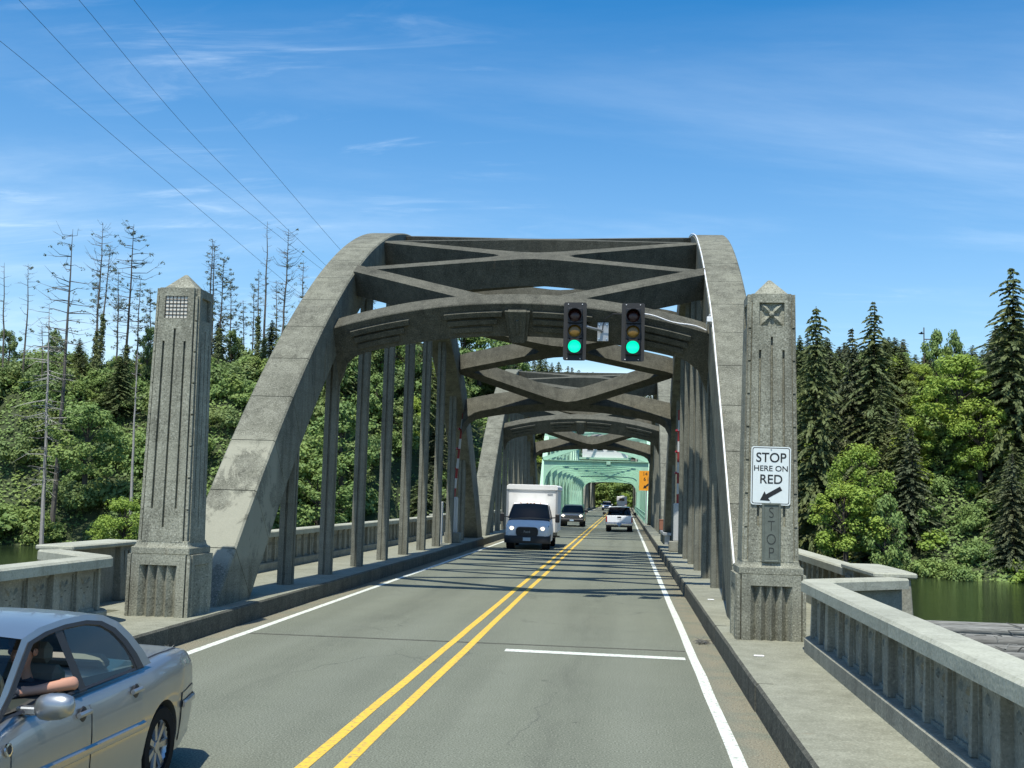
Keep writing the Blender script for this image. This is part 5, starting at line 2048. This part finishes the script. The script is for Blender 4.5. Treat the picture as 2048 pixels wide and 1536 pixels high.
for i, (bx, by, tx, ty, Y, style, mat, bend, lab) in enumerate(SNAGS):
    if mat != 'bark_bleached' and i not in (4,):
        Y += 22
    style = style[:3] + (min(.9, style[3] * 1.7),) + style[4:]
    top = at(tx, ty, Y)
    foot = at(bx, by, Y)
    zf = min(foot.z, land(foot.x, Y) + .2)
    zf = land(foot.x, Y) - .3
    h = top.z - zf
    # leaning axis runs through the seen foot and the top
    ln = (top.x - foot.x) / max(5., top.z - foot.z)
    x0 = top.x - ln * h
    tr, br, tf, iv, mt = snag(100 + i, h, style, ln, mat, bend)
    T = thing('dead_tree', lab, 'tree', (x0, Y, zf), 'dying trees on the left bank')
    tr.build('trunk', mt, T)
    if br.v:
        br.build('limbs', mt, T)['kind'] = 'stuff'
    if tf.v:
        put('tufts', tf.mesh('tufts', 'needle_dusky', recalc=False), T)['kind'] = 'stuff'
    if iv.v:
        put('ivy', iv.mesh('ivy', 'needle', recalc=False), T)['kind'] = 'stuff'

CON = [conifer(11 + i, 26., 6.6 + .7 * (i % 3), .05 + .05 * (i % 2), ('needle' if i % 3 else 'needle_dusky', 'bark')) for i in range(6)]
BRO = [broadleaf(31 + i, 12., 4.6, (('leaf_green', 'leaf_spring', 'leaf_olive', 'leaf_green')[i % 4], 'bark')) for i in range(8)]
SHR = [shrub_mesh(61 + i, 3.0, ('leaf_green', 'leaf_olive', 'leaf_green', 'leaf_spring', 'leaf_green', 'leaf_olive')[i % 6]) for i in range(9)]


def plant(kind, protos, idx, x, y, h0, h, wide, label, cat, group, sink=.4, z=None):
    tr, cr = protos[idx]
    T = thing(kind, label, cat, (x, y, (land(x, y) if z is None else z) - sink), group, rng.uniform(0, 6.28))
    k = h / h0
    T.scale = (k * wide, k * wide, k)
    put('trunk', tr, T)
    put('crown', cr, T)
    return T


# prominent single trees: top x, top y, distance, species, width factor, label
LONE = [
    (1632, 612, 232, 'c', 1, .95, 'small spire-topped conifer just right of the right pillar'),
    (1702, 655, 236, 'c', 3, 1.0, 'ragged dusky conifer between two spires on the right bank'),
    (1746, 604, 234, 'c', 2, 1.1, 'tallest open-limbed conifer left of the pale maple on the right bank'),
    (2022, 536, 222, 'c', 4, 1.15, 'great dark conifer at the right edge of the picture'),
    (2075, 560, 226, 'c', 0, 1.1, 'dark conifer half cut by the right edge of the picture'),
    (1945, 690, 262, 'c', 5, .8, 'tiny far conifer on the ridge left of the great conifer'),
    (1872, 655, 246, 'b', 0, .55, 'round-headed green tree on the ridge, left of a pair'),
    (1908, 655, 247, 'b', 4, .45, 'slim green tree on the ridge, right of a pair'),
    (1915, 702, 226, 'b', 1, 1.3, 'bright yellow-green maple below the ridge on the right bank'),
    (1960, 790, 222, 'b', 5, 1.0, 'second bright yellow-green maple under the great conifer'),
    (1720, 880, 212, 'b', 1, .9, 'bright spring-green tree rising behind the white road sign'),
    (1690, 955, 208, 'b', 5, 1.1, 'spreading yellow-green tree low on the right bank by the pillar'),
    (1775, 985, 206, 'b', 0, .7, 'rounded mid-green tree low on the right bank, away from the pillar'),
    (1082, 704, 345, 'c', 1, .9, 'lone conifer spire seen under the first arch'),
    (1000, 650, 330, 'c', 3, 1.3, 'bushy conifer seen under the first arch on the left'),
    (560, 850, 208, 'b', 0, 1.2, 'leafy tree seen between the left rib and the first hanger'),
    (640, 905, 206, 'b', 3, 1.2, 'leafy tree seen between the first and second hangers'),
    (690, 800, 214, 'b', 0, 1.1, 'leafy tree seen between the second and third hangers'),
    (250, 990, 200, 'b', 5, 1.2, 'bright green bushy tree just left of the left pillar, low down'),
    (180, 800, 212, 'b', 3, 1.1, 'rounded green tree below the tall bare spruce'),
    (22, 648, 250, 'b', 2, .7, 'loose olive treetop rising above the wood at the left edge'),
    (112, 655, 254, 'b', 6, .55, 'slim olive treetop right of the bleached white snag'),
    (160, 676, 250, 'c', 5, .9, 'bushy conifer top left of the ivy-wrapped snag'),
    (300, 640, 252, 'b', 2, .5, 'tall thin olive treetop close to the left pillar'),
    (438, 640, 250, 'c', 0, 1.0, 'full conifer top just right of the left pillar'),
    (466, 655, 252, 'b', 6, .6, 'olive treetop between the tufted spruce and the thin snags'),
    (545, 640, 252, 'c', 5, .9, 'dark conifer top among the thin snags by the rib'),
    (590, 622, 250, 'b', 2, .6, 'olive treetop touching the outer edge of the arch rib'),
    (925, 640, 300, 'b', 0, 1.3, 'leafy tree filling the gap left under the first portal beam'),
    (962, 652, 306, 'b', 3, 1.3, 'second leafy tree right of it under the first portal beam'),
    (1008, 672, 318, 'b', 7, 1.2, 'leafy tree left of the lone spire under the first arch'),
    (1250, 985, 322, 'b', 1, 1.2, 'bright green tree at the far end of the road'),
]
keep = []
for (tx, ty, Y, sp, k, wide, lab) in LONE:
    p = at(tx, ty, Y)
    if sp == 'b':
        for q in range(5):
            keep.append((p.x * (1 - .045 * q) + CAM.x * .045 * q, Y * (1 - .045 * q), 5.5))
    else:
        keep.append((p.x, Y, 3.))
    g = land(p.x, Y)
    h = max(5., p.z - g + .4)
    if sp == 'c':
        plant('conifer', CON, k, p.x, Y, 26., h, wide * 1.2 * min(1.25, max(.75, 26 / h)), lab, 'tree', 'conifers on the banks')
    else:
        hh = min(h, 16.)
        plant('broadleaf_tree', BRO, k, p.x, Y, 12., hh, wide, lab, 'tree', 'leafy trees on the banks', z=p.z - hh + .4)

SKY = [(-400, 640), (0, 705), (100, 690), (200, 705), (300, 690), (430, 690), (500, 725), (560, 705), (640, 640), (720, 610), (800, 620), (850, 690), (930, 655), (1000, 680), (1040, 702), (1100, 716), (1150, 736), (1200, 750), (1300, 760), (1400, 700), (1600, 645), (1660, 668), (1720, 672), (1780, 660), (1830, 682), (1890, 690), (1960, 695), (2010, 620), (2060, 590), (2500, 560)]


def skyline(u):
    for (a, b), (c, d) in zip(SKY[:-1], SKY[1:]):
        if a <= u <= c:
            return b + (d - b) * (u - a) / (c - a)
    return 600


rv = random.Random(99)
placed = list(keep)


def scatter(n, u0, u1, y0, y1, fn, tries=40):
    done = 0
    t = 0
    while done < n and t < n * tries:
        t += 1
        u = rv.uniform(u0, u1)
        Y = rv.uniform(y0, y1)
        x = at(u, 900, Y).x
        d = Y - shore(x)
        if d < 3 or (abs(x) < 13 and Y < 346):
            continue
        if any((x - a) ** 2 + (Y - b) ** 2 < q * q for a, b, q in placed):
            continue
        if fn(u, x, Y, d):
            done += 1


def where(u):
    for lim, w in ((110, 'at the far left'), (300, 'left of the left pillar'), (420, 'behind the left pillar'), (560, 'between left pillar and rib'), (700, 'behind the first left hangers'), (950, 'behind the far left hangers'), (1120, 'under the arch on the left'), (1250, 'straight down the road'), (1560, 'behind the right hangers'), (1680, 'beside the right pillar'), (1780, 'right of the white sign'), (1880, 'below the ridge pole'), (1980, 'around the bright maples'), (9999, 'at the right edge')):
        if u < lim:
            return w


LOOK = {'leaf_green': 'mid-green', 'leaf_spring': 'bright yellow-green', 'leaf_olive': 'olive-grey', 'needle': 'dark green', 'needle_dusky': 'dusky brown-green'}


def look(me):
    return LOOK[me.materials[0].name]


def filler_tree(kinds, gap, lab, grp):
    def f(u, x, Y, d):
        g = land(x, Y)
        sp = rv.choice(kinds)
        zt = at(u, skyline(u) + abs(rv.gauss(0, 30)) + 2, Y).z
        mx = rv.uniform(16, 29) if sp == 'c' else rv.uniform(8, 15)
        h = min(zt - g, mx)
        if h < 5:
            return False
        placed.append((x, Y, gap))
        if sp == 'c':
            k = rv.randrange(6)
            L_ = ('tall ' if h > 18 else 'low ') + look(CON[k][1]) + ' conifer ' + where(u) + ', ' + lab + (' front' if d < 22 else ' middle' if d < 48 else ' back')
            plant('conifer', CON, k, x, Y, 26., h, min(1.7, max(.95, 1.2 * (26 / h) ** .6)) * rv.uniform(.85, 1.2), L_, 'tree', 'conifers ' + grp)
        else:
            k = rv.choice((0, 2, 3, 4, 6, 7) if rv.random() < .8 else (1, 5))
            L_ = ('tall ' if h > 11 else 'low ') + look(BRO[k][1]) + ' leafy tree ' + where(u) + ', ' + lab + (' front' if d < 22 else ' middle' if d < 48 else ' back')
            plant('broadleaf_tree', BRO, k, x, Y, 12., h, rv.uniform(.9, 1.3), L_, 'tree', 'leafy trees ' + grp)
        return True
    return f


scatter(125, 1560, 2110, 206, 275, filler_tree('ccccbb', 3.0, 'right wood', 'of the right bank wood'))
scatter(60, 1540, 2110, 270, 330, filler_tree('cccb', 4.5, 'right wood', 'of the right bank wood'))
scatter(95, -60, 940, 236, 285, filler_tree('bbcc', 4.0, 'left wood', 'behind the left thicket'))
scatter(60, -60, 940, 262, 330, filler_tree('ccb', 5.0, 'left wood', 'behind the left thicket'))
scatter(26, 800, 1010, 232, 330, filler_tree('bbbc', 3.6, 'left slope', 'behind the left hangers'))
for k, u in enumerate(range(1030, 1330, 13)):
    Y = 395 + rv.uniform(-12, 30)
    p = at(u + rv.uniform(-5, 5), skyline(min(u, 1210)) + rv.uniform(-6, 10) + max(0, (u - 1210) * .12), Y)
    g = land(p.x, Y)
    h = max(14., min(30., p.z - g))
    plant('conifer', CON, k % 6, p.x, Y, 26., h, 1.05, 'dark conifer of the far ridge seen through the arches', 'tree', 'conifers on the far ridge', z=p.z - h + .4)
for k in range(26):
    x = rv.uniform(-17, 19)
    Y = rv.uniform(347, 372)
    h = rv.uniform(8, 15)
    j = (0, 3, 4, 7, 2, 6, 1)[k % 7]
    plant('broadleaf_tree', BRO, j, x, Y, 12., h, 1.25, look(BRO[j][1]) + ' leafy tree closing the road, ' + ('left' if x < -5 else 'middle' if x < 7 else 'right') + (' front' if Y < 359 else ' back') + ' of the clump', 'tree', 'leafy trees closing the far end of the road')
scatter(70, 880, 1560, 300, 470, filler_tree('ccb', 5.0, 'far hill', 'beyond the end of the bridge'))


def shrub_at(lab, grp, lo, hi, pick):
    def f(u, x, Y, d):
        r = rv.uniform(lo, hi)
        placed.append((x, Y, r * .34))
        k = rv.choice(pick)
        L_ = ('big ' if r > (lo + hi) / 2 else 'small ') + look(SHR[k]) + ' shrub ' + where(u) + ', ' + lab + (' waterside' if d < 14 else ' lower' if d < 32 else ' upper')
        o = put('shrub', SHR[k], None, (x, Y, land(x, Y) - .3), (0, 0, rv.uniform(0, 6.28)))
        k = r / 3.0
        o.scale = (k * rv.uniform(.9, 1.25), k * rv.uniform(.9, 1.25), k * rv.uniform(.85, 1.25))
        tag(o, L_, 'shrub', grp)
        return True
    return f


placed.clear()
scatter(172, -60, 960, 192, 258, shrub_at('left thicket', 'shrubs of the left bank thicket', 3.3, 6.2, (0, 1, 2, 4, 5, 6, 7, 8)))
scatter(78, 1560, 2110, 198, 258, shrub_at('right bank', 'shrubs along the right waterline', 2.4, 4.8, (0, 2, 3, 4, 6, 8, 3)))
scatter(26, 800, 1000, 215, 330, shrub_at('left slope', 'shrubs behind the left hangers', 2.8, 4.8, (0, 1, 2, 4, 5, 6)))
scatter(22, 940, 1540, 288, 345, shrub_at('far end', 'shrubs at the end of the bridge', 2.2, 3.8, range(9)))

# low brambles and ferns carpeting the banks between the shrubs
for (u0, u1, n, lab) in ((-80, 980, 52000, 'low bramble and fern undergrowth carpeting the left bank'), (1540, 2120, 26000, 'low bramble and fern undergrowth carpeting the right bank'), (960, 1560, 9000, 'low undergrowth on the slopes beyond the end of the bridge')):
    m = MB()
    for i in range(n):
        Y = rv.uniform(198, 300) if u0 != 960 else rv.uniform(285, 420)
        x = at(rv.uniform(u0, u1), 900, Y).x
        if Y - shore(x) < 1.5 or (abs(x) < 9 and Y < 346):
            continue
        z = land(x, Y)
        b = .5 + .5 * mnoise.noise(Vector((x * .25, Y * .25, 1)))
        s_ = rv.uniform(.7, 1.6)
        leaf_face(m, Vector((x, Y, z + rv.random() * 1.5 * b)), Vector((rv.uniform(-.6, .6), rv.uniform(-1.0, .3), .8)), .26 * s_, .55 * s_, rv)
    tag(put('undergrowth', m.mesh('undergrowth', 'leaf_green', recalc=False)), lab, 'undergrowth', kind='stuff')

# ------------------------------------------------------------------ power lines, pole, bird, log raft
for i, (pts, lab) in enumerate((
        (((-260, -110, 95), (0, 82, 110), (260, 300, 140), (530, 530, 185), (640, 620, 215)), 'lowest of four power lines crossing the sky at upper left'),
        (((-150, -190, 95), (38, 0, 108), (300, 265, 145), (600, 505, 190), (700, 580, 215)), 'second power line from the left crossing the sky'),
        (((40, -130, 98), (158, 0, 112), (400, 285, 150), (640, 520, 195), (760, 625, 220)), 'third power line from the left crossing the sky'),
        (((150, -140, 98), (268, 0, 112), (460, 242, 150), (690, 510, 195), (800, 625, 220)), 'rightmost power line crossing the sky above the arch'))):
    P = [at(*p) for p in pts]
    fine = []
    for a in range(len(P) - 1):
        p0, p1, p2, p3 = P[max(0, a - 1)], P[a], P[a + 1], P[min(len(P) - 1, a + 2)]
        for k in range(8):
            t = k / 8
            fine.append(.5 * ((2 * p1) + (p2 - p0) * t + (2 * p0 - 5 * p1 + 4 * p2 - p3) * t * t + (3 * p1 - p0 - 3 * p2 + p3) * t ** 3))
    fine.append(P[-1])
    o = MB().tube(fine, .026, 5).build('power_line', 'wire')
    tag(o, lab, 'power line', 'power lines at upper left')

p = at(1848, 690, 250)
U = thing('utility_pole', 'thin utility pole with a crossarm on the right ridge', 'pole', (p.x, 250, land(p.x, 250) - .5))
zt_ = at(1848, 655, 250).z - (land(p.x, 250) - .5)
MB().tube([(0, 0, 0), (0, 0, zt_)], [.16, .12], 8).build('mast', 'bark_grey', U)
MB().box(-.1, 1.6, -.08, .08, zt_ - 2.6, zt_ - 2.4).build('crossarm', 'bark_grey', U)
bp = at(1842, 667, 180)
Bd = thing('bird', 'dark bird in flight above the right ridge', 'bird', tuple(bp))
MB().loft([[(x, r * math.cos(2 * math.pi * k / 8), r * math.sin(2 * math.pi * k / 8)) for k in range(8)] for x, r in ((-.42, .02), (-.2, .09), (0, .13), (.2, .12), (.34, .07), (.45, .06), (.55, .01))]).build('body', 'bird_black', Bd, smooth=60)
for sx in (-1, 1):
    MB().hexa([(-.15, 0, .02), (.18, 0, .02), (.10, sx * .55, .16), (-.12, sx * .55, .16), (-.15, 0, .06), (.18, 0, .06), (.06, sx * .58, .19), (-.10, sx * .58, .19)]).build('wing', 'bird_black', Bd)

# log raft moored on the right
for k in range(7):
    Yk = 93. + k * 4.6
    for (x0, L_) in ((29., 16.), (44.8, 15.)):
        r = rng.uniform(.42, .62)
        x = x0 + rng.uniform(-1.0, .8) + (k - 3) * .6
        m = MB().tube([(0, 0, 0), (L_ * .5, rng.uniform(-.1, .1), 0), (L_, 0, 0)], [r, r * .93, r * .82], 10)
        o = m.build('log', 'log_bark', smooth=50, loc=(x, Yk + rng.uniform(-.4, .4), WZ + r * .45 + rng.uniform(-.12, .18)))
        o.rotation_euler = (0, 0, rng.uniform(-.07, .07))
        tag(o, 'weathered grey log floating in the raft on the right', 'log', 'logs of the floating raft')
for k in range(48):
    x = 29 + rng.random() * 30
    Yk = 93 + rng.random() * 27
    m = MB().tube([(0, 0, 0), (rng.uniform(-.5, .5), rng.uniform(-.3, .3), rng.uniform(.2, .5)), (rng.uniform(-1.2, 1.2), rng.uniform(-.6, .6), rng.uniform(.3, .8))], [.09, .07, .04], 5)
    tag(m.build('driftwood', 'log_bark', loc=(x, Yk, WZ + .55)), 'short broken branch lying on the log raft', 'driftwood', 'driftwood on the log raft')
o = MB().tube([(0, 0, -1.5), (0, 0, 1.6)], [.12, .10], 8).build('mooring_post', 'conduit_white', loc=(44.5, 123.5, WZ))
tag(o, 'thin white post standing at the back of the log raft', 'post')
